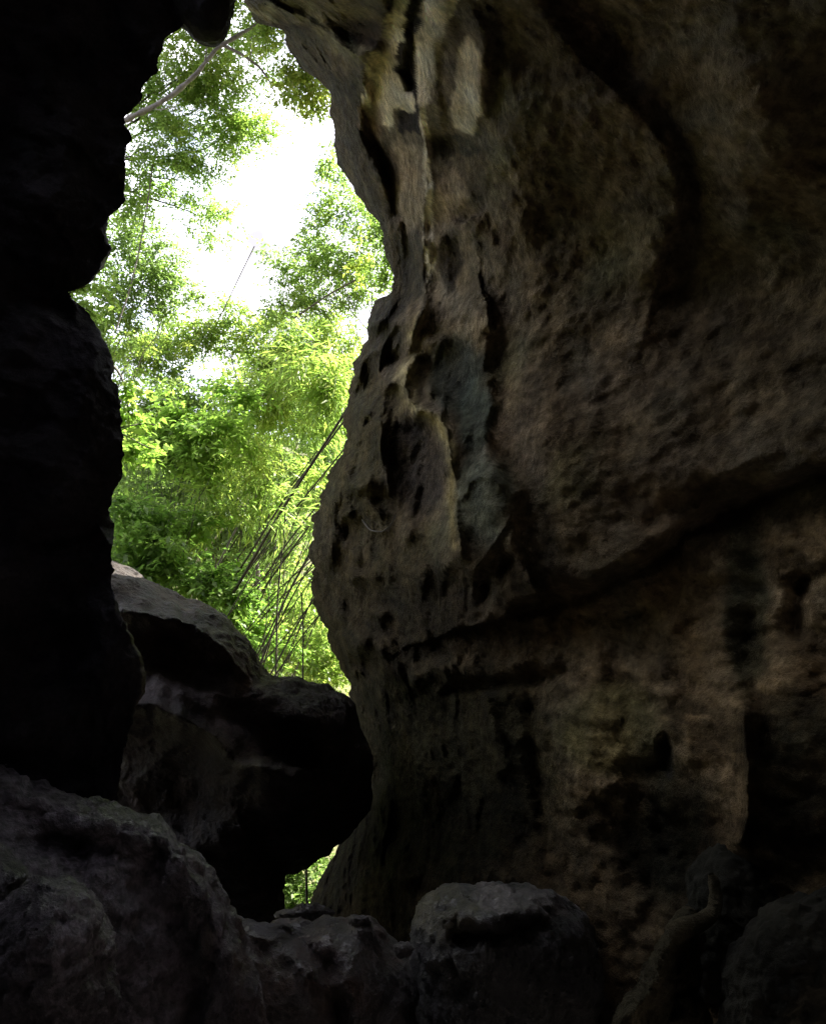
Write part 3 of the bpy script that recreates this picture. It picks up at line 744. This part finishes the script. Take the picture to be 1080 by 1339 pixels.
def col_b5(U, V, p0, c):
    w1 = fbm(p0 * 5 + 20, 4)
    m = (1 - sstep(ell(U + 10 * w1, V + 8 * w1, 665, 1178, 72, 16, 8), 0.7, 1.3)) * 0.9  # light on the top face painted as a pale patch
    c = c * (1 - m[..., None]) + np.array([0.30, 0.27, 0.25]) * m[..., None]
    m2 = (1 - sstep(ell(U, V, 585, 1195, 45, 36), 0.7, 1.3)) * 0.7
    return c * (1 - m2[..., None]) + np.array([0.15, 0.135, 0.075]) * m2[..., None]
blob('boulder', [(536, 1205), (553, 1179), (582, 1160), (618, 1156), (659, 1158), (701, 1164), (738, 1177), (768, 1200), (785, 1250), (790, 1340), (770, 1420), (660, 1460), (570, 1420), (548, 1300), (540, 1240)],
     (660, 1300), 5.6, 0.75, M_WET, 'flat topped boulder with pale top painted as lit and mossy shoulder', 'boulder', colfn=col_b5,
     feats=[('E', 660, 1195, 60, 18, 5, 0.15), ('L', [(600, 1225), (680, 1215), (740, 1190)], 14, -0.12)],
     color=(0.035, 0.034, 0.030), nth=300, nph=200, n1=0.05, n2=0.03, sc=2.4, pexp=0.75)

# rubble slope between the boulders
def col_rb(U, V, p0, c):
    w1 = fbm(p0 * 2.5 + 20, 4)
    m = sstep(w1, -0.2, 0.5)
    return c * (1 - 0.7 * m[..., None]) + 0.7 * m[..., None] * np.array([0.15, 0.092, 0.07])
blob('rock_slope', [(250, 1190), (305, 1195), (330, 1203), (352, 1210), (400, 1203), (450, 1204), (482, 1206), (512, 1225), (540, 1252), (580, 1330), (600, 1430), (500, 1560), (330, 1560), (250, 1430), (230, 1300)],
     (420, 1350), 6.0, 0.9, M_WET, 'broken reddish rock sloping down beside the glinting black boulder', 'rock slope', colfn=col_rb,
     feats=[('L', [(330, 1215), (380, 1240), (430, 1290)], 14, 0.12), ('L', [(380, 1225), (420, 1260), (440, 1330)], 16, -0.22), ('E', 480, 1215, 30, 14, 10, 0.12)],
     color=(0.085, 0.07, 0.064), nth=320, nph=220, n1=0.06, n2=0.022, sc=1.8, pexp=0.8, pit=0.03)
stones = [((470, 1206, 16, 9), 'flat grey stone lying on the reddish rubble beneath the mossy wall', 5.6), ((528, 1243, 12, 9), 'smallest grey stone, touching the flat topped boulder', 5.2),
          ((398, 1193, 34, 8), 'dark slab lying under the leaning black boulder', 6.6)]
for (sx, sy, rx, ry), lab, dd in stones:
    an = np.linspace(0, 2 * np.pi, 11, endpoint=False) + 0.2
    k_ = 1 + 0.22 * rng.normal(size=11)
    blob('stone', np.stack([sx + rx * k_ * np.cos(an), sy + ry * k_ * np.sin(an)], 1), (sx, sy), dd, rx * dd / F * 0.9, M_WET, lab, 'stone', group='stones on the rubble',
         color=(0.12, 0.105, 0.10), nth=70, nph=44, n1=0.015, n2=0.015, sc=6, jit=1.2)

# stalagmite and dark rocks at the lower corner
st_ = blob('stalagmite', [(912, 1208), (920, 1222), (912, 1250), (905, 1300), (910, 1400), (860, 1440), (815, 1420), (804, 1330), (836, 1292), (848, 1258), (866, 1226), (878, 1208), (884, 1194), (895, 1186), (906, 1190)],
     (875, 1300), 4.3, 0.3, M_WALL, 'knobbly pale brown stalagmite with a thin upright finger at its top', 'stalagmite',
     feats=[('E', 895, 1200, 14, 12, 0, 0.08), ('L', [(880, 1225), (850, 1290), (815, 1330)], 14, 0.10), ('L', [(895, 1240), (880, 1320)], 10, -0.08)],
     color=(0.075, 0.066, 0.040), nth=300, nph=180, n1=0.03, n2=0.02, sc=4, jit=2.0)
fp = smooth_path([P(929, 1143, 4.16), P(934, 1158, 4.15), P(936, 1176, 4.13), P(932, 1194, 4.1), P(916, 1206, 4.06), P(896, 1212, 4.02), P(880, 1222, 4.05)], 40)
v, f = tube(fp, np.interp(np.linspace(0, 1, 40), [0, 0.08, 0.3, 0.6, 1], [0.014, 0.030, 0.036, 0.044, 0.055]), 14)
v = v + (0.008 * fbm(v * 22, 3))[:, None] * np.array([1, 0.5, 0.3])
fo = mesh_obj('finger', v - np.array(st_.location), f, M_WALL, colors=np.tile([0.12, 0.104, 0.062], (len(v), 1)))
fo.parent = st_
blob('boulder', [(905, 1130), (945, 1100), (1000, 1092), (1060, 1110), (1120, 1150), (1150, 1260), (1080, 1330), (940, 1340), (880, 1260), (900, 1190)], (1000, 1220), 4.9, 0.5, M_DARK,
     'dark rounded rock behind the stalagmite, under the fissured wall', 'boulder', color=(0.022, 0.022, 0.015), nth=180, nph=120, n1=0.05, n2=0.03, sc=2.4)
blob('boulder', [(1000, 1190), (1060, 1170), (1130, 1165), (1220, 1200), (1260, 1330), (1200, 1450), (1060, 1470), (960, 1420), (945, 1310), (965, 1230)], (1090, 1310), 3.9, 0.5, M_DARK,
     'dim olive boulder lying at the lower edge beside the stalagmite', 'boulder', color=(0.020, 0.019, 0.013), nth=200, nph=130, n1=0.04, n2=0.03, sc=2.6)

# ------------------------------------------------------------------ ground: cave floor running out into the forest slope
def ground_z(x, y):
    p = np.stack(np.broadcast_arrays(x, y, 0 * x), -1)
    z = -1.25 + 0.25 * fbm(p * 0.5, 4) - 0.2 * sstep(y, 7.5, 12.0)
    z = z + 0.42 * np.maximum(y - 19, 0) ** 1.0 * sstep(y, 18, 26) + 0.12 * np.maximum(np.abs(x) - 10, 0)
    z = z + 1.2 * fbm(p * 0.09 + 3, 3) * sstep(y, 12, 22)
    return z
gx = np.concatenate([-np.geomspace(1, 160, 70)[::-1] + 0.9, np.linspace(-0.05, 0.05, 2), np.geomspace(1, 160, 70) - 0.9])
gy = np.concatenate([np.linspace(-16, 24, 150), 24 + np.geomspace(0.4, 140, 60)])
GX, GY = np.meshgrid(gx, gy)
GZ = ground_z(GX, GY)
gcol = np.empty(GX.shape + (3,)); gcol[:] = (0.07, 0.06, 0.055)
mo = sstep(GY, 9.5, 12)[..., None]
gcol = gcol * (1 - mo) + mo * np.array([0.085, 0.085, 0.035])
M_GROUND = rock_material('earth', rough=(0.7, 0.95), spec=0.2, bump=0.8, fine=12)
g = mesh_obj('ground', np.stack([GX, GY, GZ], -1), grid_faces(*GX.shape), M_GROUND, colors=gcol.reshape(-1, 3))
tag(g, kind='structure')

# rear rock that closes the chamber behind the viewer
def build_rear():
    th = np.linspace(0, np.pi, 60); hh = np.linspace(-1.5, 16, 50)
    T, H = np.meshgrid(th, hh)
    x = -8 * np.cos(T); y = -6.0 - 3.5 * np.sin(T) + 1.5 * (H / 16)
    p = np.stack([x, y, H], -1)
    p = p + (0.8 * fbm(p * 0.35, 4))[..., None] * np.array([0.2, 1.0, 0.2])
    c = np.broadcast_to(np.array([0.08, 0.07, 0.055]), p.shape)
    o = mesh_obj('cave_wall', p, grid_faces(50, 60), M_DARK, colors=c.reshape(-1, 3), base=(0, -9, 0))
    tag(o, 'dark rear rock face of the cave behind the viewer', 'cave wall')
build_rear()

# ------------------------------------------------------------------ foliage
def leaf_mesh(cen, direc, nrm, L, W, tint):
    """one folded four-cornered leaf per centre; returns verts, quads, colours"""
    n = len(cen)
    side = np.cross(direc, nrm); side /= np.linalg.norm(side, axis=1, keepdims=True) + 1e-9
    up = np.cross(side, direc)
    b = cen - direc * (L * 0.5)[:, None]; t = cen + direc * (L * 0.5)[:, None] - up * (L * 0.12)[:, None]
    m = cen - direc * (L * 0.08)[:, None] + up * (W * 0.12)[:, None]
    l = m + side * (W * 0.5)[:, None]; r = m - side * (W * 0.5)[:, None]
    v = np.stack([b, l, t, r], 1).reshape(-1, 3)
    f = (np.arange(n)[:, None] * 4 + np.array([0, 1, 2, 3])[None, :])
    c = np.repeat(tint, 4)
    return v, f, np.stack([c, c, c], 1)
def unit(v): return v / (np.linalg.norm(v, axis=-1, keepdims=True) + 1e-9)
DENS = 2.6
def clump_leaves(clumps, kind='small', size=0.10, seed=0):
    """clumps: (px, py, D, rx, ry, leaf count, tint) ellipsoids given by direction and distance; leaves sit on short twigs"""
    r = np.random.default_rng(seed)
    V, Fc, C = [], [], []; off = 0
    for (px, py, D, rx, ry, cnt, tint) in clumps:
        per = 14; cnt = int(cnt * DENS)
        nt_ = max(3, int(cnt / per))
        # twig roots fill sub-clumps, so the crown has gaps
        ns = max(3, int(nt_ / 9))
        sub = unit(r.normal(size=(ns, 3))) * (r.uniform(0.15, 1.0, (ns, 1)) ** 0.5)
        which = r.integers(0, ns, nt_)
        loc = sub[which] * 0.85 + r.normal(size=(nt_, 3)) * 0.17
        sxw = rx * D / F; syw = ry * D / F; szw = min(sxw, syw) * 1.1
        cw = P(px, py, D)
        subt = r.normal(0, 0.10, ns)
        tw = cw + loc * np.array([sxw, szw, syw])
        td = unit(loc * np.array([1, 1, 0.6]) + r.normal(size=(nt_, 3)) * 0.7 + np.array([0, 0, -0.25]))
        tl = r.uniform(2.2, 5.0, nt_) * size
        k = np.repeat(np.arange(nt_), per)
        s = np.tile(np.linspace(0, 1, per), nt_) + r.uniform(-0.05, 0.05, nt_ * per)
        alt = np.tile(np.where(np.arange(per) % 2, 1.0, -1.0), nt_)
        d0 = td[k]
        side = unit(np.cross(d0, np.array([0, 0, 1.0]) + r.normal(size=d0.shape) * 0.25))
        c = tw[k] + d0 * (tl[k] * s)[:, None] + side * (alt * size * 0.45)[:, None] + r.normal(size=d0.shape) * size * 0.25
        if kind == 'bamboo':
            dd = unit(d0 * 0.9 + side * alt[:, None] * 0.5 + np.array([0, 0, -0.45]) + r.normal(size=d0.shape) * 0.3)
            LL = size * r.uniform(0.9, 1.7, len(c)); WW = LL * 0.16
        elif kind == 'broad':
            dd = unit(d0 * 0.5 + side * alt[:, None] * 0.8 + np.array([0, 0, -0.3]) + r.normal(size=d0.shape) * 0.3)
            LL = size * r.uniform(0.8, 1.5, len(c)); WW = LL * 0.45
        else:
            dd = unit(d0 * 0.6 + side * alt[:, None] * 0.7 + np.array([0, 0, -0.15]) + r.normal(size=d0.shape) * 0.4)
            LL = size * r.uniform(0.7, 1.35, len(c)); WW = LL * 0.42
        nr = unit(np.array([0, -0.15, 1.0]) + r.normal(size=c.shape) * 0.55)
        tn = np.clip(tint + subt[which][k] + r.normal(0, 0.10, len(c)), 0, 1)
        v, f, cc = leaf_mesh(c, dd, nr, LL, WW, tn)
        V.append(v); Fc.append(f + off); C.append(cc); off += len(v)
    return np.concatenate(V), np.concatenate(Fc), np.concatenate(C)

def limb(a, b, r0, r1, n=12, wob=0.06, sag=0.0, seed=0):
    r = np.random.default_rng(seed)
    a = np.asarray(a, float); b = np.asarray(b, float)
    t = np.linspace(0, 1, n)
    p = a + (b - a) * t[:, None]
    Lg = np.linalg.norm(b - a)
    w_ = np.cumsum(r.normal(size=(n, 3)) * wob * Lg / n, axis=0); w_ -= t[:, None] * w_[-1]
    p = p + w_; p[:, 2] += sag * Lg * np.sin(np.pi * t)
    return p, r0 + (r1 - r0) * t

def tree(name, label, clumps, base_xy, kind='small', size=0.10, r0=0.16, bark=None, leaf=None, seed=0, lean=None, cat='tree', group=None, fork=0.55, crown='crown', fork_at=None):
    bark = bark or M_BARK_DARK; leaf = leaf or M_LEAF
    bx, by = base_xy
    bz = float(ground_z(np.array([bx]), np.array([by]))[0]) - 0.1
    root = thing(name, (bx, by, bz), label, cat, group)
    cs = [P(c[0], c[1], c[2]) for c in clumps]
    cen = np.mean(cs, axis=0)
    b0 = np.array([bx, by, bz])
    fk = b0 + (cen - b0) * fork; fk[0] = b0[0] + (cen[0] - b0[0]) * fork * 0.7
    if fork_at is not None: fk = P(*fork_at)
    parts = [limb(b0, fk, r0, r0 * 0.62, 14, 0.10, seed=seed)]
    v, f = tubes(parts, 10)
    mesh_obj('trunk', v, f, bark, root)
    for i, c in enumerate(cs):
        p, rd = limb(fk, c, r0 * 0.30, r0 * 0.06, 12, 0.22, seed=seed * 31 + i)
        lst = [(p, rd)]
        rr_ = np.random.default_rng(seed * 77 + i)
        sx = clumps[i][3] * clumps[i][2] / F; sy = clumps[i][4] * clumps[i][2] / F
        for q in range(3):
            st = p[rr_.integers(6, 12)]
            en = c + unit(rr_.normal(size=3)) * np.array([sx, sx, sy]) * 0.8
            lst.append(limb(st, en, r0 * 0.06, r0 * 0.018, 8, 0.25, seed=seed * 13 + i * 7 + q))
        v, f = tubes(lst, 6)
        mesh_obj('branch', v, f, bark, root)
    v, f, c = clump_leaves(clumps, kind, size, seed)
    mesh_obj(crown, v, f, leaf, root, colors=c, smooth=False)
    return root

# pale barked tree whose limb crosses the top of the opening
t1 = tree('tree', 'tall tree with a bare grey limb arching under the rock tooth', [
    (255, 85, 16, 55, 48, 2280, 0.82), (330, 70, 17, 45, 50, 1368, 0.78), (285, 130, 16.5, 55, 40, 1976, 0.80), (215, 185, 16, 46, 42, 1520, 0.70), (320, 175, 17, 52, 40, 1368, 0.70),
    (235, 235, 16.5, 62, 34, 1216, 0.62), (265, 285, 17, 50, 36, 577, 0.55), (200, 130, 16, 30, 40, 760, 0.70), (180, 250, 16, 20, 50, 684, 0.55),
    (300, -40, 16, 110, 60, 2736, 0.80), (120, 60, 16, 120, 130, 3800, 0.70)], (-7.6, 15.5), size=0.085, r0=0.14, leaf=M_BAMBOO_LEAF, seed=3, fork_at=(60, 230, 15.5))
lp = smooth_path([P(60, 230, 14.6), P(120, 185, 14.8), P(166, 156, 15.0), P(200, 140, 15.0), P(236, 118, 15.1), P(262, 90, 15.1), P(285, 62, 15.2), P(312, 46, 15.3), P(335, 33, 15.4), P(400, 5, 15.6), P(470, -40, 16)], 60)
v, f = tube(lp, np.interp(np.linspace(0, 1, 60), [0, 0.2, 0.6, 1], [0.075, 0.056, 0.038, 0.022]) * (1 + 0.14 * np.random.default_rng(4).normal(size=60)), 10)
v = v + (0.02 * fbm(v * 3.0, 3))[:, None] * np.array([1, 1, 1.0])
mesh_obj('limb', v, f, M_BARK, t1)
lp2 = smooth_path([P(290, 58, 15.2), P(318, 72, 15.3), P(340, 88, 15.4), P(352, 105, 15.4), P(360, 122, 15.5)], 30)
v, f = tube(lp2, np.linspace(0.035, 0.015, 30), 8)
mesh_obj('limb', v, f, M_BARK, t1)
_r = np.random.default_rng(12); _tw = []
for _i in (14, 19, 24, 29, 33, 38, 44, 50):
    _a = lp[_i]; _b = _a + unit(np.array([_r.normal() * 0.6, _r.normal() * 0.4, _r.choice([-0.7, 0.9])])) * _r.uniform(0.5, 1.3)
    _tw.append(limb(_a, _b, 0.014, 0.004, 9, 0.25, seed=_i))
for _p in _tw:
    v, f = tube(_p[0], _p[1], 6); mesh_obj('twig', v, f, M_BARK, t1)
tree('tree', 'tree with yellowing leaves hanging under the overhang edge', [(398, 112, 14, 32, 28, 620, 0.95), (365, 45, 14, 22, 26, 260, 0.8), (415, 90, 14, 20, 30, 260, 0.9), (420, 200, 15, 18, 40, 110, 0.6),
    (470, 60, 14.5, 60, 60, 900, 0.7)], (3.6, 17.0), size=0.10, r0=0.08, seed=5, fork_at=(570, 60, 15))
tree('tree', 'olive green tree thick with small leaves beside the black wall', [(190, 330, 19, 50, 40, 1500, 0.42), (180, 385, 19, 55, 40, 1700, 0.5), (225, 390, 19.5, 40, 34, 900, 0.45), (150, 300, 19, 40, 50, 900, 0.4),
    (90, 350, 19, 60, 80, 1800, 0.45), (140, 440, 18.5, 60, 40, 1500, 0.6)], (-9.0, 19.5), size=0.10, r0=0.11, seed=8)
tree('tree', 'light green tree rising beside the grey flank of brown rock', [(430, 310, 21, 40, 50, 1200, 0.62), (470, 270, 21, 36, 40, 700, 0.55), (400, 350, 21.5, 55, 40, 1500, 0.6), (450, 370, 21, 55, 36, 1500, 0.62), (440, 225, 21, 22, 36, 220, 0.45),
    (380, 400, 21, 50, 24, 1000, 0.65), (520, 330, 21, 60, 80, 1800, 0.6), (555, 320, 17, 62, 110, 2600, 0.6)], (1.2, 23.0), size=0.105, r0=0.10, seed=9)  # last clump added, mostly hidden, to keep sun off the leaning boulder
tree('tree', 'spreading lime green tree filling the middle of the opening', [(180, 460, 23, 60, 34, 1700, 0.7), (245, 440, 24, 66, 30, 2000, 0.72), (290, 415, 24, 36, 22, 600, 0.6), (370, 440, 24, 70, 34, 2300, 0.74), (440, 450, 24, 50, 40, 1700, 0.78),
    (330, 470, 24.5, 44, 28, 900, 0.66), (220, 490, 24, 40, 24, 700, 0.66), (380, 480, 24, 60, 24, 1300, 0.7)], (-4.5, 25.0), size=0.12, r0=0.11, seed=12)
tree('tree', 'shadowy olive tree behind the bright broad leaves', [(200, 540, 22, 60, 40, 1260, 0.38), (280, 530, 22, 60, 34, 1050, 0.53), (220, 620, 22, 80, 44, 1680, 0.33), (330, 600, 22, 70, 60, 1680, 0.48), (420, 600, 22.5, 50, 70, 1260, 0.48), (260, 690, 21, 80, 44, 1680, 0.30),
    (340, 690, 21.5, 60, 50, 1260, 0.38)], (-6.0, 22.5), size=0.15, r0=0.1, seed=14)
# broad-leaved sapling just outside
tree('sapling', 'sapling with bright broad palmate leaves in front of shaded foliage', [(205, 555, 13, 34, 24, 260, 0.85), (255, 545, 13.2, 36, 26, 320, 0.8), (290, 570, 13, 34, 26, 300, 0.85), (240, 590, 13, 40, 22, 260, 0.8), (300, 535, 13.5, 34, 22, 240, 0.75), (265, 615, 13, 26, 16, 130, 0.85)],
     (-4.6, 13.6), kind='broad', size=0.12, r0=0.05, leaf=M_BUSH, seed=21, cat='sapling')
# sprays growing off the black wall edge
def spray(name, label, anchor, stems, clumps, kind, size, leaf, seed, cat, group=None):
    a = P(*anchor)
    root = thing(name, a, label, cat, group)
    lst = []
    for i, s in enumerate(stems):
        pth = smooth_path([P(*q) for q in s], 14)
        lst.append((pth, np.linspace(0.014, 0.005, 14)))
    v, f = tubes(lst, 6); mesh_obj('stem', v, f, M_ROOT if 'pale' in label else M_VINE, root)
    v, f, c = clump_leaves(clumps, kind, size, seed); mesh_obj('leaves', v, f, leaf, root, colors=c, smooth=False)
spray('sapling', 'sprig with pale forked twigs reaching out from the black rock', (120, 560, 8.6), [[(120, 565, 8.6), (165, 558, 8.8), (190, 553, 9.0), (205, 556, 9.0)], [(120, 562, 8.6), (165, 568, 8.8), (185, 582, 8.9), (205, 588, 9.0)]],
      [(180, 596, 9, 22, 12, 46, 0.95), (170, 585, 9, 12, 12, 28, 0.9), (195, 603, 9, 12, 7, 20, 0.9)], 'broad', 0.11, M_BUSH, 31, 'sapling')
spray('hanging_creeper', 'bright leafy creeper hanging down the edge of the black rock', (150, 480, 9.0), [[(140, 470, 9), (160, 490, 9), (168, 530, 9), (170, 560, 9)]],
      [(166, 500, 9, 10, 26, 60, 0.95), (170, 540, 9, 11, 18, 50, 0.95)], 'broad', 0.09, M_BUSH, 32, 'creeper')
spray('fern', 'small green fern tuft growing in a notch of the black wall', (80, 392, 8.2), [[(78, 395, 8.2), (95, 380, 8.3), (120, 372, 8.4)], [(80, 395, 8.2), (100, 398, 8.3), (120, 408, 8.4)]],
      [(100, 383, 8.4, 16, 9, 50, 0.75), (112, 400, 8.5, 20, 14, 70, 0.75), (126, 380, 8.5, 14, 14, 46, 0.7)], 'small', 0.08, M_BAMBOO_LEAF, 33, 'fern')
spray('climbing_vine', 'dark leaved vine clinging to the grey flank of brown rock', (508, 330, 11.6), [[(500, 290, 11.6), (512, 320, 11.5), (520, 360, 11.4), (515, 390, 11.4)]],
      [(498, 305, 11.5, 8, 18, 110, 0.35), (506, 335, 11.4, 9, 22, 140, 0.4), (508, 372, 11.4, 10, 16, 110, 0.55), (490, 290, 11.6, 8, 10, 60, 0.8), (480, 345, 11.8, 14, 10, 90, 0.95)], 'small', 0.085, M_LEAF, 34, 'vine')
# bushes below
tree('shrub', 'dense mid green shrub growing above the leaning black boulder', [(180, 690, 12.5, 40, 40, 420, 0.5), (225, 720, 12.5, 46, 36, 520, 0.55), (180, 740, 12.2, 50, 24, 380, 0.4), (270, 760, 12.3, 42, 30, 420, 0.45), (240, 690, 13, 40, 26, 300, 0.6), (300, 790, 12.2, 34, 26, 300, 0.45)],
     (-4.2, 12.8), kind='broad', size=0.12, r0=0.04, leaf=M_BUSH, seed=41, cat='shrub')
tree('shrub', 'low leafy shrub in the bamboo roots behind the boulder crest', [(330, 820, 12.8, 26, 26, 240, 0.6), (310, 780, 12.8, 26, 22, 220, 0.5), (360, 850, 13, 22, 20, 140, 0.55), (345, 790, 13.2, 24, 20, 140, 0.5)],
     (-2.8, 13.2), kind='broad', size=0.10, r0=0.03, leaf=M_BUSH, seed=43, cat='shrub')
tree('shrub', 'sunlit yellow green shrub at the foot of the bamboo', [(400, 850, 18, 36, 40, 900, 0.9), (430, 880, 17.5, 26, 26, 600, 0.9), (360, 840, 18, 30, 34, 600, 0.92), (390, 790, 19, 34, 30, 700, 0.85), (440, 830, 18, 30, 50, 700, 0.85)],
     (-2.6, 18.0), kind='small', size=0.12, r0=0.05, leaf=M_BAMBOO_LEAF, seed=45, cat='shrub')
tree('shrub', 'fresh green shrub seen through the gap under the leaning boulder', [(390, 1160, 12.0, 40, 30, 600, 0.3), (420, 1180, 12.0, 36, 30, 520, 0.25), (380, 1110, 12.4, 40, 30, 600, 0.35)],
     (-1.8, 12.6), kind='small', size=0.11, r0=0.03, leaf=M_BAMBOO_LEAF, seed=47, cat='shrub')

# ------------------------------------------------------------------ bamboo
def culm(p0, p1, D0, D1, r0, pale=False, label=None, plume=(), seed=0, ext=0.0, near=2.0):
    (x0, y0), (x1, y1) = p0, p1
    # run the stem down to the ground and on past the upper end
    D0 -= near; D1 -= near - 0.3
    a = P(x0, y0, D0); b = P(x1, y1, D1)
    d = b - a
    rb_ = np.random.default_rng(seed); mid_ = (a + b) / 2 + np.array([rb_.normal() * 0.02, 0, rb_.uniform(-0.02, 0.06)]) * np.linalg.norm(d)
    top = b + d * ext
    s = 0.0; q = a.copy()
    for _ in range(90):
        if q[2] < ground_z(q[:1], q[1:2])[0] - 0.1: break
        q = q - unit(d) * 0.1
    pts = smooth_path([q, a, mid_, b, top] if ext > 0 else [q, a, mid_, b], 60)
    rad = np.linspace(r0, r0 * 0.55, 60)
    rad = rad * (1 + 0.16 * (np.arange(60) % 5 == 0))
    root = thing('bamboo_culm', q, label, 'bamboo', 'bamboo stems leaning across the opening')
    v, f = tube(pts, rad, 9)
    mesh_obj('stem', v, f, M_CULM_PALE if pale else M_CULM, root)
    if plume:
        v, f, c = clump_leaves([(q[0], q[1], q[2], q[3], q[4], q[5] * 0.55, min(1, q[6] + 0.12)) for q in plume], 'bamboo', 0.17, seed); mesh_obj('leaves', v, f, M_BAMBOO_LEAF, root, colors=c, smooth=False)
SH = 'thin dark bamboo stem slanting up among many like it above the boulder crest'
culm((300, 785), (447, 546), 14, 13.2, 0.034, label='thickest dark bamboo stem, running up to the rock flank', ext=0.25,
     plume=[(420, 490, 14, 46, 40, 1100, 0.72), (455, 520, 13.8, 30, 40, 700, 0.7)], seed=51)
culm((316, 742), (440, 565), 14.6, 14, 0.024, label='slim dark bamboo stem running close above the thickest one', ext=0.3, plume=[(350, 520, 15, 56, 34, 1300, 0.75)], seed=52)
culm((288, 734), (310, 690), 14.2, 14.0, 0.034, label='short broken bamboo stub among the leaves', near=-1.0, seed=53)
culm((361, 880), (372, 690), 13.4, 13.2, 0.020, label='nearly upright bamboo stem crossing the slanting ones', ext=0.1, seed=54)
culm((396, 884), (394, 775), 13.0, 13.0, 0.018, label='short vertical bamboo stem beside the wall foot', seed=55)
culm((284, 701), (342, 628), 13.2, 13.0, 0.020, True, near=-1.5, label='pale bamboo stem catching light among feathery leaves', ext=0.2, plume=[(330, 620, 13.4, 44, 26, 420, 0.8), (290, 660, 13.2, 34, 22, 300, 0.8), (350, 650, 13.4, 30, 22, 240, 0.75)], seed=56)
for i, (a_, b_, d0, d1, r_) in enumerate([((328, 795), (425, 660), 14.5, 14, 0.024), ((318, 800), (432, 640), 14.8, 14.4, 0.022), ((341, 868), (412, 710), 13.6, 13.4, 0.022), ((365, 876), (425, 795), 13.4, 13.2, 0.016),
                                          ((330, 822), (410, 742), 14.4, 14.0, 0.016), ((352, 840), (440, 690), 15, 14.6, 0.020), ((372, 872), (430, 730), 15.2, 15, 0.017), ((345, 870), (375, 770), 14.6, 14.4, 0.016),
                                          ((322, 780), (350, 740), 15, 15, 0.016), ((300, 745), (400, 610), 15.6, 15.2, 0.018), ((385, 880), (440, 760), 15.6, 15.4, 0.015), ((310, 765), (440, 600), 14.2, 13.9, 0.022), ((340, 850), (425, 690), 14.0, 13.7, 0.019), ((355, 880), (425, 760), 13.2, 13.0, 0.017),
                                          ((335, 800), (395, 660), 14.4, 14.2, 0.015), ((320, 812), (428, 715), 14.9, 14.5, 0.015), ((350, 800), (362, 700), 14.7, 14.6, 0.013), ((300, 720), (350, 640), 15.5, 15.3, 0.02)]):
    pl_ = [(380, 560, 15.5, 60, 40, 1200, 0.68)] if i == 1 else [(300, 590, 15, 50, 30, 700, 0.75)] if i == 9 else [(420, 640, 16, 30, 40, 420, 0.6)] if i == 5 else [(400, 700, 16, 40, 40, 320, 0.6)] if i == 6 else []
    culm(a_, b_, d0, d1, r_, label=SH, plume=pl_, seed=60 + i, ext=0.15)

_r = np.random.default_rng(77)
for i in range(26):
    bx_ = _r.uniform(300, 400); by_ = 790 + 0.9 * (bx_ - 300) + _r.uniform(-15, 10)
    an_ = R(_r.uniform(38, 86)); ln_ = _r.uniform(90, 190)
    dn_ = _r.uniform(13.2, 16.0)
    pl_ = [(bx_ + ln_ * math.cos(an_), by_ - ln_ * math.sin(an_), dn_ - 1.8, 16, 12, 40, 0.6)] if i % 3 == 0 else []
    culm((bx_, by_), (min(450, bx_ + ln_ * math.cos(an_)), by_ - ln_ * math.sin(an_)), dn_, dn_ - 0.2, _r.uniform(0.007, 0.013), label='hair thin dry bamboo shoot tangled among the thicker slanting stems', plume=pl_, seed=200 + i, ext=_r.uniform(0.0, 0.3))
# vines
def vine(pts, rad, label, mat=M_VINE):
    pth = smooth_path([P(*q) for q in pts], 30)
    o = None
    v, f = tube(pth, rad, 6)
    o = mesh_obj('vine', v, f, mat, base=pth[0]); tag(o, label, 'vine')
vine([(200, 215, 15.8), (193, 270, 15.6), (182, 330, 15.4), (170, 380, 15.2), (152, 432, 15)], 0.014, 'long thin dark vine hanging straight down in front of olive tree')
vine([(333, 322, 18), (318, 352, 18), (301, 388, 18), (285, 420, 18)], 0.012, 'short thin bare stem standing against the open white sky')
vine([(465, 366, 18), (430, 385, 18), (405, 402, 18), (385, 416, 18)], 0.022, 'slanting dark bough crossing the light green tree')

# far woodland on the slope behind: one mass
rr = np.random.default_rng(99)
far = []
for i in range(34):
    px = rr.uniform(60, 560); D = rr.uniform(30, 44)
    top = 470 + 0.0 * px
    py = rr.uniform(500, 900)
    far.append((px, py, D, rr.uniform(40, 70), rr.uniform(30, 50), 900, float(np.clip(rr.normal(0.55, 0.18) + (0.25 if px > 330 and py > 640 else 0), 0, 1))))
v, f, c = clump_leaves(far, 'small', 0.34, 98)
o = mesh_obj('far_woodland', v, f, M_LEAF, colors=c, smooth=False)
tag(o, kind='stuff')
